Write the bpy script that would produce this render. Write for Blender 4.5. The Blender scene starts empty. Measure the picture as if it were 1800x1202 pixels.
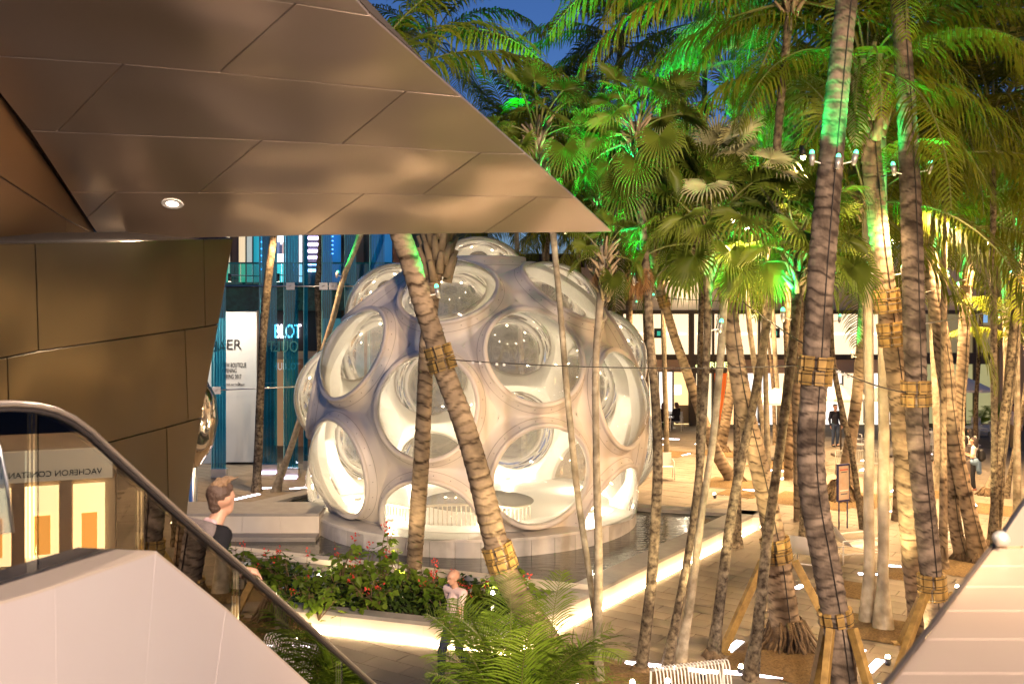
import bpy, bmesh, math, random
from mathutils import Vector, Matrix, Quaternion
from math import sin, cos, pi, radians, sqrt, atan2, tau
random.seed(7)
S = bpy.context.scene
COL = S.collection
# ------------------------------------------------------------------ camera
F = 1750.0; CH = 6.0; HY = 526.0; CX = 900.0          # focal length in photo pixels, camera height, horizon row
cam = bpy.data.cameras.new('camera'); camo = bpy.data.objects.new('camera', cam); COL.objects.link(camo)
cam.sensor_width = 36; cam.lens = 36 * F / 1800; cam.shift_y = -(601 - HY) / 1800
camo.location = (0, 0, CH); camo.rotation_euler = (radians(90), 0, 0)
cam.clip_start = 0.05; cam.clip_end = 2000
cam.dof.use_dof = True; cam.dof.focus_distance = 21; cam.dof.aperture_fstop = 3.0
S.camera = camo
# ------------------------------------------------------------------ world
W = bpy.data.worlds.new('World'); S.world = W; W.use_nodes = True
nt = W.node_tree; bg = nt.nodes['Background']
sky = nt.nodes.new('ShaderNodeTexSky'); sky.sky_type = 'NISHITA'; sky.sun_disc = False
sky.sun_elevation = radians(14); sky.sun_rotation = radians(190); sky.ozone_density = 4.0; sky.dust_density = 0.1; sky.air_density = 1.2
tint = nt.nodes.new('ShaderNodeMix'); tint.data_type = 'RGBA'; tint.blend_type = 'MULTIPLY'; tint.inputs[0].default_value = 1
tint.inputs[7].default_value = (0.55, 0.72, 1.25, 1)
nt.links.new(sky.outputs[0], tint.inputs[6]); nt.links.new(tint.outputs[2], bg.inputs[0])
bg.inputs[1].default_value = 0.045
S.view_settings.view_transform = 'Standard'; S.view_settings.look = 'None'
S.view_settings.exposure = 0.4; S.view_settings.gamma = 1.0
try: S.view_settings.use_curve_mapping = False
except Exception: pass
S.cycles.max_bounces = 7; S.cycles.transparent_max_bounces = 24; S.cycles.diffuse_bounces = 3
S.cycles.glossy_bounces = 4; S.cycles.sample_clamp_indirect = 6.0
S.cycles.caustics_reflective = False; S.cycles.caustics_refractive = False
WARM = (1.0, 0.57, 0.24); CREAM = (1.0, 0.76, 0.46); GREEN = (0.0, 1.0, 0.17)

# ------------------------------------------------------------------ helpers
def P(px, py, D): return Vector(((px - CX) / F * D, D, CH - (py - HY) / F * D))
def G(px, py, z=0.0):
    D = (CH - z) * F / (py - HY); return Vector(((px - CX) / F * D, D, z))
def on_plane(px, py, a, n):
    d = Vector(((px - CX) / F, 1, -(py - HY) / F)); o = Vector((0, 0, CH))
    return o + d * ((a - o).dot(n) / d.dot(n))
MATS = {}
def mat(name, color, rough=0.6, metal=0.0, emit=0.0, ecol=None, noise=None, bump=None, vary=0.0, spec=0.5, coat=0):
    """noise=(scale,color2,contrast,detail); bump=(scale,strength,distance)"""
    if name in MATS: return MATS[name]
    m = bpy.data.materials.new(name); m.use_nodes = True; N = m.node_tree; b = N.nodes['Principled BSDF']
    c = tuple(color) + (1,)
    b.inputs['Base Color'].default_value = c; b.inputs['Roughness'].default_value = rough
    b.inputs['Metallic'].default_value = metal; b.inputs['Specular IOR Level'].default_value = spec
    if coat: b.inputs['Coat Weight'].default_value = coat
    if emit:
        b.inputs['Emission Color'].default_value = tuple(ecol or color) + (1,); b.inputs['Emission Strength'].default_value = emit
    tc = N.nodes.new('ShaderNodeTexCoord'); last = None
    if noise:
        n = N.nodes.new('ShaderNodeTexNoise'); n.inputs['Scale'].default_value = noise[0]; n.inputs['Detail'].default_value = noise[3] if len(noise) > 3 else 5
        N.links.new(tc.outputs['Object'], n.inputs['Vector'])
        r = N.nodes.new('ShaderNodeValToRGB'); k = noise[2]
        r.color_ramp.elements[0].position = 0.5 - k; r.color_ramp.elements[1].position = 0.5 + k
        r.color_ramp.elements[0].color = c; r.color_ramp.elements[1].color = tuple(noise[1]) + (1,)
        N.links.new(n.outputs['Fac'], r.inputs[0]); last = r.outputs[0]
    if vary:
        oi = N.nodes.new('ShaderNodeObjectInfo'); mr = N.nodes.new('ShaderNodeMapRange')
        mr.inputs[3].default_value = 1 - vary; mr.inputs[4].default_value = 1 + vary
        N.links.new(oi.outputs['Random'], mr.inputs[0])
        hs = N.nodes.new('ShaderNodeHueSaturation'); N.links.new(mr.outputs[0], hs.inputs['Value'])
        if last: N.links.new(last, hs.inputs['Color'])
        else: hs.inputs['Color'].default_value = c
        last = hs.outputs[0]
    if last: N.links.new(last, b.inputs['Base Color'])
    if bump:
        n2 = N.nodes.new('ShaderNodeTexNoise'); n2.inputs['Scale'].default_value = bump[0]; n2.inputs['Detail'].default_value = bump[3] if len(bump) > 3 else 4
        N.links.new(tc.outputs['Object'], n2.inputs['Vector'])
        bp = N.nodes.new('ShaderNodeBump'); bp.inputs['Strength'].default_value = bump[1]; bp.inputs['Distance'].default_value = bump[2]
        N.links.new(n2.outputs['Fac'], bp.inputs['Height']); N.links.new(bp.outputs[0], b.inputs['Normal'])
    MATS[name] = m; return m
def glass(name, tintc, ior=1.45, rough=0.0, gain=1.0, gcol=(1, 1, 1), bump=None, film=0.0, filmc=(1, 1, 1), milk=0.0):
    if name in MATS: return MATS[name]
    m = bpy.data.materials.new(name); m.use_nodes = True; N = m.node_tree
    for n in list(N.nodes):
        if n.type != 'OUTPUT_MATERIAL': N.nodes.remove(n)
    out = [n for n in N.nodes if n.type == 'OUTPUT_MATERIAL'][0]
    t = N.nodes.new('ShaderNodeBsdfTransparent'); t.inputs[0].default_value = tuple(tintc) + (1,)
    g = N.nodes.new('ShaderNodeBsdfGlossy'); g.inputs['Roughness'].default_value = rough; g.inputs['Color'].default_value = tuple(gcol) + (1,)
    fr = N.nodes.new('ShaderNodeFresnel'); fr.inputs[0].default_value = ior
    mu = N.nodes.new('ShaderNodeMath'); mu.operation = 'MULTIPLY'; mu.inputs[1].default_value = gain; mu.use_clamp = True
    mx = N.nodes.new('ShaderNodeMixShader')
    N.links.new(fr.outputs[0], mu.inputs[0]); N.links.new(mu.outputs[0], mx.inputs[0])
    src = t.outputs[0]
    if film:
        d = N.nodes.new('ShaderNodeBsdfDiffuse'); d.inputs[0].default_value = tuple(filmc) + (1,)
        m2 = N.nodes.new('ShaderNodeMixShader'); m2.inputs[0].default_value = film
        tl = N.nodes.new('ShaderNodeBsdfTranslucent'); tl.inputs[0].default_value = tuple(filmc) + (1,); m3 = N.nodes.new('ShaderNodeMixShader'); m3.inputs[0].default_value = milk
        N.links.new(d.outputs[0], m3.inputs[1]); N.links.new(tl.outputs[0], m3.inputs[2]); N.links.new(t.outputs[0], m2.inputs[1]); N.links.new(m3.outputs[0], m2.inputs[2]); src = m2.outputs[0]
    N.links.new(src, mx.inputs[1]); N.links.new(g.outputs[0], mx.inputs[2]); N.links.new(mx.outputs[0], out.inputs[0])
    if bump:
        tc = N.nodes.new('ShaderNodeTexCoord'); n2 = N.nodes.new('ShaderNodeTexNoise'); n2.inputs['Scale'].default_value = bump[0]; n2.inputs['Detail'].default_value = 1
        N.links.new(tc.outputs['Object'], n2.inputs['Vector'])
        bp = N.nodes.new('ShaderNodeBump'); bp.inputs['Strength'].default_value = bump[1]; bp.inputs['Distance'].default_value = bump[2]
        N.links.new(n2.outputs['Fac'], bp.inputs['Height']); N.links.new(bp.outputs[0], g.inputs['Normal'])
    MATS[name] = m; return m

def empty(name, loc=(0, 0, 0), rz=0.0):
    o = bpy.data.objects.new(name, None); o.empty_display_size = 0.2; COL.objects.link(o)
    o.location = loc; o.rotation_euler = (0, 0, rz); return o
def tag(o, label=None, cat=None, group=None, kind=None):
    if label: o['label'] = label
    if cat: o['category'] = cat
    if group: o['group'] = group
    if kind: o['kind'] = kind
    return o
def me_obj(name, me, parent=None, loc=(0, 0, 0)):
    o = bpy.data.objects.new(name, me); COL.objects.link(o); o.location = loc
    if parent: o.parent = parent
    return o
class MB:
    def __init__(s): s.v = []; s.f = []; s.mi = []; s.a = []
    def face(s, idx, m=0): s.f.append(tuple(idx)); s.mi.append(m)
    def add(s, vs, fs, m=0):
        b = len(s.v); s.v += [tuple(v) for v in vs]
        for f in fs: s.f.append(tuple(b + i for i in f)); s.mi.append(m)
    def box(s, c, size, M=None, m=0):
        x, y, z = [k / 2 for k in size]
        vs = [Vector((i * x, j * y, k * z)) for i in (-1, 1) for j in (-1, 1) for k in (-1, 1)]
        if M: vs = [M @ v for v in vs]
        c = Vector(c); vs = [v + c for v in vs]
        s.add(vs, [(0, 1, 3, 2), (4, 6, 7, 5), (0, 4, 5, 1), (2, 3, 7, 6), (0, 2, 6, 4), (1, 5, 7, 3)], m)
    def bb(s, x0, x1, y0, y1, z0, z1, m=0): s.box(((x0 + x1) / 2, (y0 + y1) / 2, (z0 + z1) / 2), (abs(x1 - x0), abs(y1 - y0), abs(z1 - z0)), None, m)
    def tube(s, pts, r, n=8, m=0, cap=True):
        pts = [Vector(p) for p in pts]
        rs = r if isinstance(r, (list, tuple)) else [r] * len(pts)
        b = len(s.v); up = None
        for i, p in enumerate(pts):
            d = (pts[min(i + 1, len(pts) - 1)] - pts[max(i - 1, 0)]).normalized()
            if up is None:
                up = Vector((0, 0, 1)) if abs(d.z) < 0.9 else Vector((1, 0, 0))
            a = d.cross(up).normalized(); c = a.cross(d).normalized(); up = c
            for k in range(n):
                t = tau * k / n; s.v.append(tuple(p + (a * cos(t) + c * sin(t)) * rs[i]))
        for i in range(len(pts) - 1):
            for k in range(n):
                k2 = (k + 1) % n; s.face((b + i * n + k, b + i * n + k2, b + (i + 1) * n + k2, b + (i + 1) * n + k), m)
        if cap:
            s.face([b + k for k in range(n)][::-1], m); s.face([b + (len(pts) - 1) * n + k for k in range(n)], m)
    def lathe(s, prof, c=(0, 0, 0), n=24, m=0, M=None, a0=0, a1=tau):
        c = Vector(c); b = len(s.v); full = abs(a1 - a0 - tau) < 1e-6; nn = n if full else n + 1
        for (r, z) in prof:
            for k in range(nn):
                t = a0 + (a1 - a0) * k / n; v = Vector((r * cos(t), r * sin(t), z))
                if M: v = M @ v
                s.v.append(tuple(v + c))
        for i in range(len(prof) - 1):
            for k in range(n):
                k2 = (k + 1) % nn; s.face((b + i * nn + k, b + i * nn + k2, b + (i + 1) * nn + k2, b + (i + 1) * nn + k), m)
    def prism(s, poly, off, m=0):
        """poly: list of 3D points, off: extrusion vector"""
        n = len(poly); off = Vector(off); vs = [Vector(p) for p in poly]; vs += [p + off for p in vs]
        fs = [tuple(range(n)), tuple(range(2 * n - 1, n - 1, -1))] + [(i, (i + 1) % n, n + (i + 1) % n, n + i) for i in range(n)]
        s.add(vs, fs, m)
    def mesh(s, name, mats, smooth=False):
        me = bpy.data.meshes.new(name); me.from_pydata(s.v, [], s.f)
        if not isinstance(mats, (list, tuple)): mats = [mats]
        for m in mats: me.materials.append(m)
        if len(mats) > 1: me.polygons.foreach_set('material_index', s.mi)
        if smooth: me.polygons.foreach_set('use_smooth', [True] * len(s.f))
        me.update(); return me
    def build(s, name, mats, parent=None, smooth=False, loc=(0, 0, 0), bevel=0):
        o = me_obj(name, s.mesh(name, mats, smooth), parent, loc)
        if bevel: bev(o, bevel)
        return o
def bev(o, w, seg=2):
    md = o.modifiers.new('b', 'BEVEL'); md.width = w; md.segments = seg; md.limit_method = 'ANGLE'; md.angle_limit = radians(40)
def fixn(o):
    bm = bmesh.new(); bm.from_mesh(o.data); bmesh.ops.recalc_face_normals(bm, faces=bm.faces); bm.to_mesh(o.data); bm.free(); return o
def text(name, s, size, m, parent, M, depth=0.01, align='LEFT', sx=1.0):
    cu = bpy.data.curves.new(name, 'FONT'); cu.body = s; cu.size = size; cu.extrude = depth; cu.align_x = align
    to = bpy.data.objects.new('t', cu); COL.objects.link(to)
    me = bpy.data.meshes.new_from_object(to.evaluated_get(bpy.context.evaluated_depsgraph_get()))
    bpy.data.objects.remove(to); me.name = name
    me.transform(M @ Matrix.Diagonal((sx, 1, 1, 1))); me.materials.clear(); me.materials.append(m)
    return me_obj(name, me, parent)
UPR = Matrix.Rotation(radians(90), 4, 'X')       # text standing upright, facing -Y (the camera)
def light(kind, loc, power, color, parent=None, target=None, size=0.1, spot=60, blend=0.5):
    l = bpy.data.lights.new('lamp', kind); l.energy = power; l.color = color
    if kind in ('SPOT', 'POINT'): l.shadow_soft_size = size
    if kind == 'SPOT': l.spot_size = radians(spot); l.spot_blend = blend
    o = bpy.data.objects.new('lamp_light', l); COL.objects.link(o); o.location = loc
    if target is not None:
        o.rotation_euler = (Vector(target) - Vector(loc)).to_track_quat('-Z', 'Y').to_euler()
    if parent:
        o.parent = parent; o.location = Vector(loc) - parent.location
    return o

# ------------------------------------------------------------------ materials
M_paver = mat('paving_stone', (0.18, 0.145, 0.10), 0.7, noise=(0.8, (0.29, 0.235, 0.17), 0.25), bump=(60, 0.25, 0.01), vary=0.09)
M_ground = mat('ground_bed', (0.10, 0.085, 0.065), 0.95, noise=(2, (0.16, 0.13, 0.1), 0.3))
M_mulch = mat('mulch', (0.12, 0.075, 0.03), 0.95, noise=(25, (0.28, 0.18, 0.07), 0.2), bump=(60, 1.0, 0.04))
M_coping = mat('grey_coping', (0.27, 0.25, 0.22), 0.55, noise=(4, (0.36, 0.335, 0.3), 0.3), bump=(30, 0.15, 0.01))
M_cream = mat('cream_stone', (0.62, 0.56, 0.47), 0.5, noise=(2.5, (0.72, 0.66, 0.56), 0.3), bump=(12, 0.1, 0.01))
M_marble = mat('marble', (0.40, 0.38, 0.36), 0.35, noise=(1.6, (0.62, 0.60, 0.57), 0.12, 9), vary=0.18)
M_marble_top = mat('marble_top', (0.52, 0.49, 0.45), 0.35, noise=(1.2, (0.66, 0.62, 0.57), 0.15, 9))
M_frp = mat('white_fibreglass', (0.70, 0.645, 0.58), 0.45, noise=(0.7, (0.64, 0.585, 0.52), 0.4), bump=(1.6, 0.15, 0.05))
M_frp_in = mat('white_liner', (0.82, 0.79, 0.72), 0.4)
M_seam = mat('dark_seam', (0.22, 0.18, 0.15), 0.8)
M_bubble = glass('clear_acrylic', (0.985, 0.985, 0.975), 1.49, 0.02, 1.7, bump=(0.6, 0.35, 0.1), film=0.21, filmc=(0.95, 0.89, 0.77), milk=0.6)
M_pane = glass('clear_glass', (0.93, 0.96, 0.95), 1.5, 0.0, 1.3)
M_bluegl = glass('blue_glass', (0.50, 0.84, 0.93), 1.5, 0.02, 1.5, film=0.09, filmc=(0.02, 0.30, 0.55))
M_tealgl = glass('teal_glass', (0.22, 0.80, 0.78), 1.5, 0.02, 1.5, film=0.10, filmc=(0.02, 0.35, 0.35))
M_steel = mat('brushed_steel', (0.75, 0.72, 0.68), 0.3, 1.0)
M_rail = mat('steel_handrail', (0.62, 0.50, 0.40), 0.28, 1.0)
M_rubber = mat('dark_rubber', (0.05, 0.04, 0.035), 0.5)
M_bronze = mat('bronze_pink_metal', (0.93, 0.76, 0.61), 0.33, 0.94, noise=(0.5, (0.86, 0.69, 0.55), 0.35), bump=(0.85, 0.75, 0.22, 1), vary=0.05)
M_bronzeW = mat('darkened_bronze_metal', (0.155, 0.13, 0.092), 0.30, 1.0, noise=(0.5, (0.11, 0.092, 0.064), 0.35), bump=(0.8, 0.5, 0.15, 1), vary=0.07)  # same metal as the canopy, darkened in colour for the dark surroundings it mirrors
M_dark = mat('dark_backing', (0.03, 0.022, 0.016), 0.8)
M_clad = mat('pink_cladding', (0.64, 0.56, 0.50), 0.42, noise=(0.8, (0.62, 0.51, 0.46), 0.3), vary=0.02)
M_frame = mat('dark_bronze_frame', (0.075, 0.055, 0.038), 0.45, 0.4)
M_stucco = mat('beige_stucco', (0.60, 0.48, 0.36), 0.8, noise=(0.6, (0.68, 0.56, 0.43), 0.3), bump=(40, 0.1, 0.01))
M_white = mat('white_paint', (0.8, 0.78, 0.74), 0.4)
M_wood = mat('brace_timber', (0.20, 0.125, 0.035), 0.6, noise=(9, (0.40, 0.26, 0.075), 0.2), bump=(25, 0.2, 0.01), vary=0.15)
M_black = mat('black_satin', (0.012, 0.012, 0.014), 0.45)
M_cable = mat('black_cable', (0.02, 0.015, 0.012), 0.6)
M_greenem = mat('green_lamp_lens', (0.1, 1.0, 0.5), 0.3, emit=2.6, ecol=(0.10, 1.0, 0.42))
M_whiteem = mat('white_light_bar', (1, 0.95, 0.95), 0.3, emit=9, ecol=(1.0, 0.86, 0.95))
M_lav = mat('lavender_light', (0.9, 0.85, 1), 0.3, emit=6, ecol=(0.75, 0.62, 1.0))
M_led = mat('warm_led_strip', (1, 0.8, 0.5), 0.3, emit=42, ecol=(1.0, 0.72, 0.40))
M_lampem = mat('warm_lamp_lens', (1, 0.9, 0.7), 0.3, emit=30, ecol=(1.0, 0.80, 0.52))
M_alu = mat('grey_aluminium', (0.45, 0.44, 0.42), 0.4, 0.6)

def foliage(name, c1, c2, trans=0.35, rough=0.45):
    m = mat(name, c1, rough, noise=(1.5, c2, 0.3), vary=0.4, spec=0.2)
    N = m.node_tree; b = N.nodes['Principled BSDF']; out = [n for n in N.nodes if n.type == 'OUTPUT_MATERIAL'][0]
    t = N.nodes.new('ShaderNodeBsdfTranslucent'); mx = N.nodes.new('ShaderNodeMixShader'); mx.inputs[0].default_value = trans
    src = b.inputs['Base Color'].links[0].from_socket
    N.links.new(src, t.inputs[0]); N.links.new(b.outputs[0], mx.inputs[1]); N.links.new(t.outputs[0], mx.inputs[2]); N.links.new(mx.outputs[0], out.inputs[0])
    return m
M_frond = foliage('palm_frond_green', (0.05, 0.09, 0.006), (0.20, 0.20, 0.015))
M_fan = foliage('fan_palm_green', (0.05, 0.11, 0.010), (0.17, 0.20, 0.03))
M_silver = foliage('silver_fan_green', (0.36, 0.38, 0.20), (0.50, 0.47, 0.26), 0.3)
M_areca = foliage('areca_green', (0.13, 0.24, 0.02), (0.26, 0.34, 0.04), 0.45)
M_drylf = foliage('dry_brown_leaf', (0.22, 0.12, 0.05), (0.32, 0.18, 0.08), 0.2)
M_shrub = foliage('shrub_leaf', (0.08, 0.16, 0.015), (0.20, 0.27, 0.03), 0.4)
M_hedge = foliage('low_hedge_leaf', (0.03, 0.07, 0.015), (0.06, 0.10, 0.02), 0.3)
M_flower = mat('red_flower', (0.60, 0.05, 0.03), 0.6)
M_stem = mat('brown_stem', (0.16, 0.10, 0.05), 0.8)
M_stalk = mat('yellow_green_stalk', (0.13, 0.14, 0.035), 0.5)
M_boot = mat('palm_boot_fibre', (0.20, 0.15, 0.09), 0.85, noise=(8, (0.32, 0.25, 0.15), 0.25), bump=(30, 0.6, 0.02))

def bark(name, base, light_c, scar, mott=6.0, contrast=0.2):
    m = bpy.data.materials.new(name); m.use_nodes = True; N = m.node_tree; b = N.nodes['Principled BSDF']
    b.inputs['Roughness'].default_value = 0.85; b.inputs['Specular IOR Level'].default_value = 0.2
    tc = N.nodes.new('ShaderNodeTexCoord'); n = N.nodes.new('ShaderNodeTexNoise'); n.inputs['Scale'].default_value = mott; n.inputs['Detail'].default_value = 8
    N.links.new(tc.outputs['Object'], n.inputs['Vector'])
    r = N.nodes.new('ShaderNodeValToRGB'); r.color_ramp.elements[0].position = 0.5 - contrast; r.color_ramp.elements[1].position = 0.5 + contrast
    r.color_ramp.elements[0].color = tuple(base) + (1,); r.color_ramp.elements[1].color = tuple(light_c) + (1,)
    N.links.new(n.outputs['Fac'], r.inputs[0])
    at = N.nodes.new('ShaderNodeAttribute'); at.attribute_name = 'scar'
    mx = N.nodes.new('ShaderNodeMix'); mx.data_type = 'RGBA'; mx.inputs[7].default_value = tuple(scar) + (1,)
    N.links.new(at.outputs['Fac'], mx.inputs[0]); N.links.new(r.outputs[0], mx.inputs[6])
    n3 = N.nodes.new('ShaderNodeTexNoise'); n3.inputs['Scale'].default_value = 1.7; n3.inputs['Detail'].default_value = 3
    N.links.new(tc.outputs['Object'], n3.inputs['Vector'])
    mr = N.nodes.new('ShaderNodeMapRange'); mr.inputs[1].default_value = 0.3; mr.inputs[2].default_value = 0.7; mr.inputs[3].default_value = 0.5; mr.inputs[4].default_value = 1.35
    N.links.new(n3.outputs['Fac'], mr.inputs[0])
    hs = N.nodes.new('ShaderNodeHueSaturation'); N.links.new(mr.outputs[0], hs.inputs['Value']); N.links.new(mx.outputs[2], hs.inputs['Color'])
    N.links.new(hs.outputs[0], b.inputs['Base Color'])
    mp = N.nodes.new('ShaderNodeMapping'); mp.inputs['Scale'].default_value = (60, 60, 9)
    n2 = N.nodes.new('ShaderNodeTexNoise'); n2.inputs['Scale'].default_value = 1; n2.inputs['Detail'].default_value = 4
    N.links.new(tc.outputs['Object'], mp.inputs[0]); N.links.new(mp.outputs[0], n2.inputs['Vector'])
    bp = N.nodes.new('ShaderNodeBump'); bp.inputs['Strength'].default_value = 0.6; bp.inputs['Distance'].default_value = 0.012
    N.links.new(n2.outputs['Fac'], bp.inputs['Height']); N.links.new(bp.outputs[0], b.inputs['Normal'])
    return m
M_coco = bark('coconut_bark', (0.22, 0.165, 0.11), (0.37, 0.28, 0.18), (0.04, 0.024, 0.015), 5, .16)
M_cocog = bark('grey_coconut_bark', (0.075, 0.058, 0.046), (0.27, 0.215, 0.165), (0.03, 0.022, 0.018), 4, .14)
M_slen = bark('mottled_bark', (0.035, 0.024, 0.016), (0.24, 0.195, 0.13), (0.03, 0.02, 0.014), 13, 0.16)  # mottling is bark; the tone is darkened to paint in backlit shade
M_slenl = bark('pale_bark', (0.20, 0.165, 0.11), (0.42, 0.37, 0.27), (0.16, 0.12, 0.08), 9, 0.2)
M_paleb = bark('smooth_pale_bark', (0.36, 0.31, 0.22), (0.56, 0.50, 0.39), (0.30, 0.24, 0.16), 7, 0.25)
BARK = dict(coco=M_coco, cocog=M_cocog, slen=M_slen, slenl=M_slenl, pale=M_paleb)

# ------------------------------------------------------------------ ground, paving, pool
UX = Vector((0.558, 0.83, 0)); VX = Vector((0.83, -0.558, 0))
g = MB(); g.add([(-400, -60, -0.02), (400, -60, -0.02), (400, 900, -0.02), (-400, 900, -0.02)], [(0, 1, 2, 3)])
tag(g.build('ground', M_ground), kind='structure')
# outer pool/planter outline (outer faces of the rims)
FR = Vector((0.0, 16.75, 0)); RQ = Vector((6.55, 26.25, 0)); BK = Vector((-5.6, 29.9, 0)); BL = Vector((-9.2, 24.4, 0)); FL = Vector((-9.2, 19.75, 0))
OUT = [FR, RQ, BK, BL, FL]
def inside(pt, poly):
    c = False; n = len(poly)
    for i in range(n):
        a, b = poly[i], poly[(i + 1) % n]
        if (a.y > pt.y) != (b.y > pt.y) and pt.x < (b.x - a.x) * (pt.y - a.y) / (b.y - a.y) + a.x: c = not c
    return c
pav = empty('pavement'); tag(pav, kind='structure')
cells = []
PL, PW = 0.8, 0.4
for j in range(-60, 110):
    for i in range(-40, 60):
        c = UX * (j * PW) + VX * (i * PL + (j % 2) * PL / 2)
        if c.y < 13.5 or c.y > 47.5 or abs(c.x) > c.y * 0.56 + 1.5: continue
        if inside(c, OUT): continue
        if c.x < -3 and c.y > 36: continue
        cells.append(c)
def py_of(c): return HY + CH * F / c.y
vis = [c for c in cells if c.y > 15.3 and abs(c.x) < c.y * 0.515]
vis.sort(key=lambda c: c.y); near = vis[:290]; ns = set(id(c) for c in near)
def paver_geo(mb, c, dz):
    a, b = UX * (PW / 2 - 0.007), VX * (PL / 2 - 0.007); z = Vector((0, 0, 0.018 + dz))
    t = [c - a - b + z, c + a - b + z, c + a + b + z, c - a + b + z]
    e = 0.012; lo = [c - a * (1 + e) - b * (1 + e) + Vector((0, 0, -0.02)), c + a * (1 + e) - b * (1 + e) + Vector((0, 0, -0.02)), c + a * (1 + e) + b * (1 + e) + Vector((0, 0, -0.02)), c - a * (1 + e) + b * (1 + e) + Vector((0, 0, -0.02))]
    mb.add(t + lo, [(0, 3, 2, 1), (0, 1, 5, 4), (1, 2, 6, 5), (2, 3, 7, 6), (3, 0, 4, 7)])
pm = MB(); paver_geo(pm, Vector((0, 0, 0)), 0); pme = pm.mesh('paving_stone', M_paver)
far = MB()
for c in cells:
    dz = random.uniform(-0.0025, 0.0025)
    if id(c) in ns:
        me_obj('paving_stone', pme, pav, (c.x, c.y, dz))
    else: paver_geo(far, c, dz)
tag(far.build('far_paving_stones', M_paver, pav), kind='stuff')

def strip_wall(name, a, b, w, z0, z1, m, parent, inward, piece=0.0, gap=0.006, **k):
    """wall from a to b, outer face on the a-b line, thickness w towards inward"""
    a = Vector(a); b = Vector(b); d = (b - a); L = d.length; d.normalize(); n = Vector(inward).normalized(); n = (n - d * n.dot(d)).normalized()
    cnt = max(1, int(round(L / piece))) if piece else 1
    for i in range(cnt):
        p = a + d * (L * i / cnt + (gap / 2 if cnt > 1 else 0)); q = a + d * (L * (i + 1) / cnt - (gap / 2 if cnt > 1 else 0))
        mb = MB(); mb.prism([p + Vector((0, 0, z0)), q + Vector((0, 0, z0)), q + n * w + Vector((0, 0, z0)), p + n * w + Vector((0, 0, z0))], (0, 0, z1 - z0))
        fixn(mb.build(name, m, parent))
CEN = Vector((-2, 23, 0))
RH = 0.42
poolbase = empty('reflecting_pool', (0, 0, 0)); tag(poolbase, 'raised reflecting pool with grey coping round the white dome', 'pool')
def rim(a, b, w=0.56):
    inn = CEN - (a + b) / 2
    off = inn.normalized()
    d = (b - a).normalized(); n = (inn - d * inn.dot(d)).normalized()
    strip_wall('wall_panel', a + n * 0.03, b + n * 0.03, w - 0.06, -0.02, RH - 0.07, M_cream, poolbase, inn, 1.5, 0.005)
    strip_wall('coping_stone', a, b, w, RH - 0.068, RH, M_coping, poolbase, inn, 1.25, 0.006)
rim(FR, RQ, 0.6); rim(BK, RQ, 0.5); rim(BL, BK, 0.5); rim(FL, BL, 0.4)
# led strips under the rims
def led(a, b, out, name, label):
    d = (b - a).normalized(); n = Vector(out); n = (n - d * n.dot(d)).normalized()
    mb = MB(); p = a + n * 0.012; q = b + n * 0.012
    mb.prism([p + Vector((0, 0, 0.02)), q + Vector((0, 0, 0.02)), q + n * 0.03 + Vector((0, 0, 0.02)), p + n * 0.03 + Vector((0, 0, 0.02))], (0, 0, 0.028))
    o = fixn(mb.build(name, M_led)); tag(o, label, 'light strip', 'light strips along the foot of the pool walls'); return o
led(FR + UX * 0.2, RQ - UX * 0.1, Vector((1, -1, 0)), 'led_strip', 'warm light strip at the foot of the long right pool wall, beside the thin trunks')
led(FL, FR, Vector((-0.3, -1, 0)), 'led_strip', 'warm light strip at the foot of the planter wall below the red flowers')
# planter
planter = empty('planter'); tag(planter, 'low cream stone planter with grey coping and flowering shrubs in front of the pool', 'planter')
IL = Vector((-9.2, 23.3, 0)); IR = Vector((1.55, 19.1, 0))
strip_wall('wall_panel', FL + Vector((0, .03, 0)), FR + Vector((0, .03, 0)), 0.2, -0.02, RH - 0.07, M_cream, planter, (0, 1, 0), 1.5, 0.005)
strip_wall('coping_stone', FL, FR, 0.30, RH - 0.068, RH, M_coping, planter, (0, 1, 0), 1.25, 0.006)
strip_wall('inner_wall', IL, IR, 0.28, 0.0, RH + 0.02, M_cream, planter, (0, 1, 0), 1.6, 0.005)
sm = MB(); sm.prism([FL + Vector((.1, .15, .1)), FR + Vector((.0, .2, .1)), IR + Vector((-.1, 0, .1)), IL + Vector((.1, 0, .1))], (0, 0, 0.2)); 
so = fixn(sm.build('soil', mat('dark_soil', (0.05, 0.035, 0.02), 0.95, noise=(12, (0.10, 0.07, 0.04), 0.2), bump=(30, 1, 0.05)))); tag(so, kind='structure')
# water
def water_mat():
    m = bpy.data.materials.new('pool_water'); m.use_nodes = True; N = m.node_tree; b = N.nodes['Principled BSDF']
    b.inputs['Base Color'].default_value = (0.022, 0.028, 0.022, 1); b.inputs['Roughness'].default_value = 0.04; b.inputs['IOR'].default_value = 1.6
    b.inputs['Specular IOR Level'].default_value = 0.9
    tc = N.nodes.new('ShaderNodeTexCoord'); mp = N.nodes.new('ShaderNodeMapping'); mp.inputs['Scale'].default_value = (2.2, 6.5, 1)
    n = N.nodes.new('ShaderNodeTexNoise'); n.inputs['Scale'].default_value = 1.3; n.inputs['Detail'].default_value = 3
    N.links.new(tc.outputs['Object'], mp.inputs[0]); N.links.new(mp.outputs[0], n.inputs['Vector'])
    bp = N.nodes.new('ShaderNodeBump'); bp.inputs['Strength'].default_value = 0.22; bp.inputs['Distance'].default_value = 0.05
    N.links.new(n.outputs['Fac'], bp.inputs['Height']); N.links.new(bp.outputs[0], b.inputs['Normal']); return m
wm = MB(); inw = [FR + Vector((.1, .5, 0)), RQ + Vector((-.3, -.1, 0)), BK + Vector((.1, -.25, 0)), BL + Vector((.2, 0, 0)), FL + Vector((.2, .3, 0))]
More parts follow.
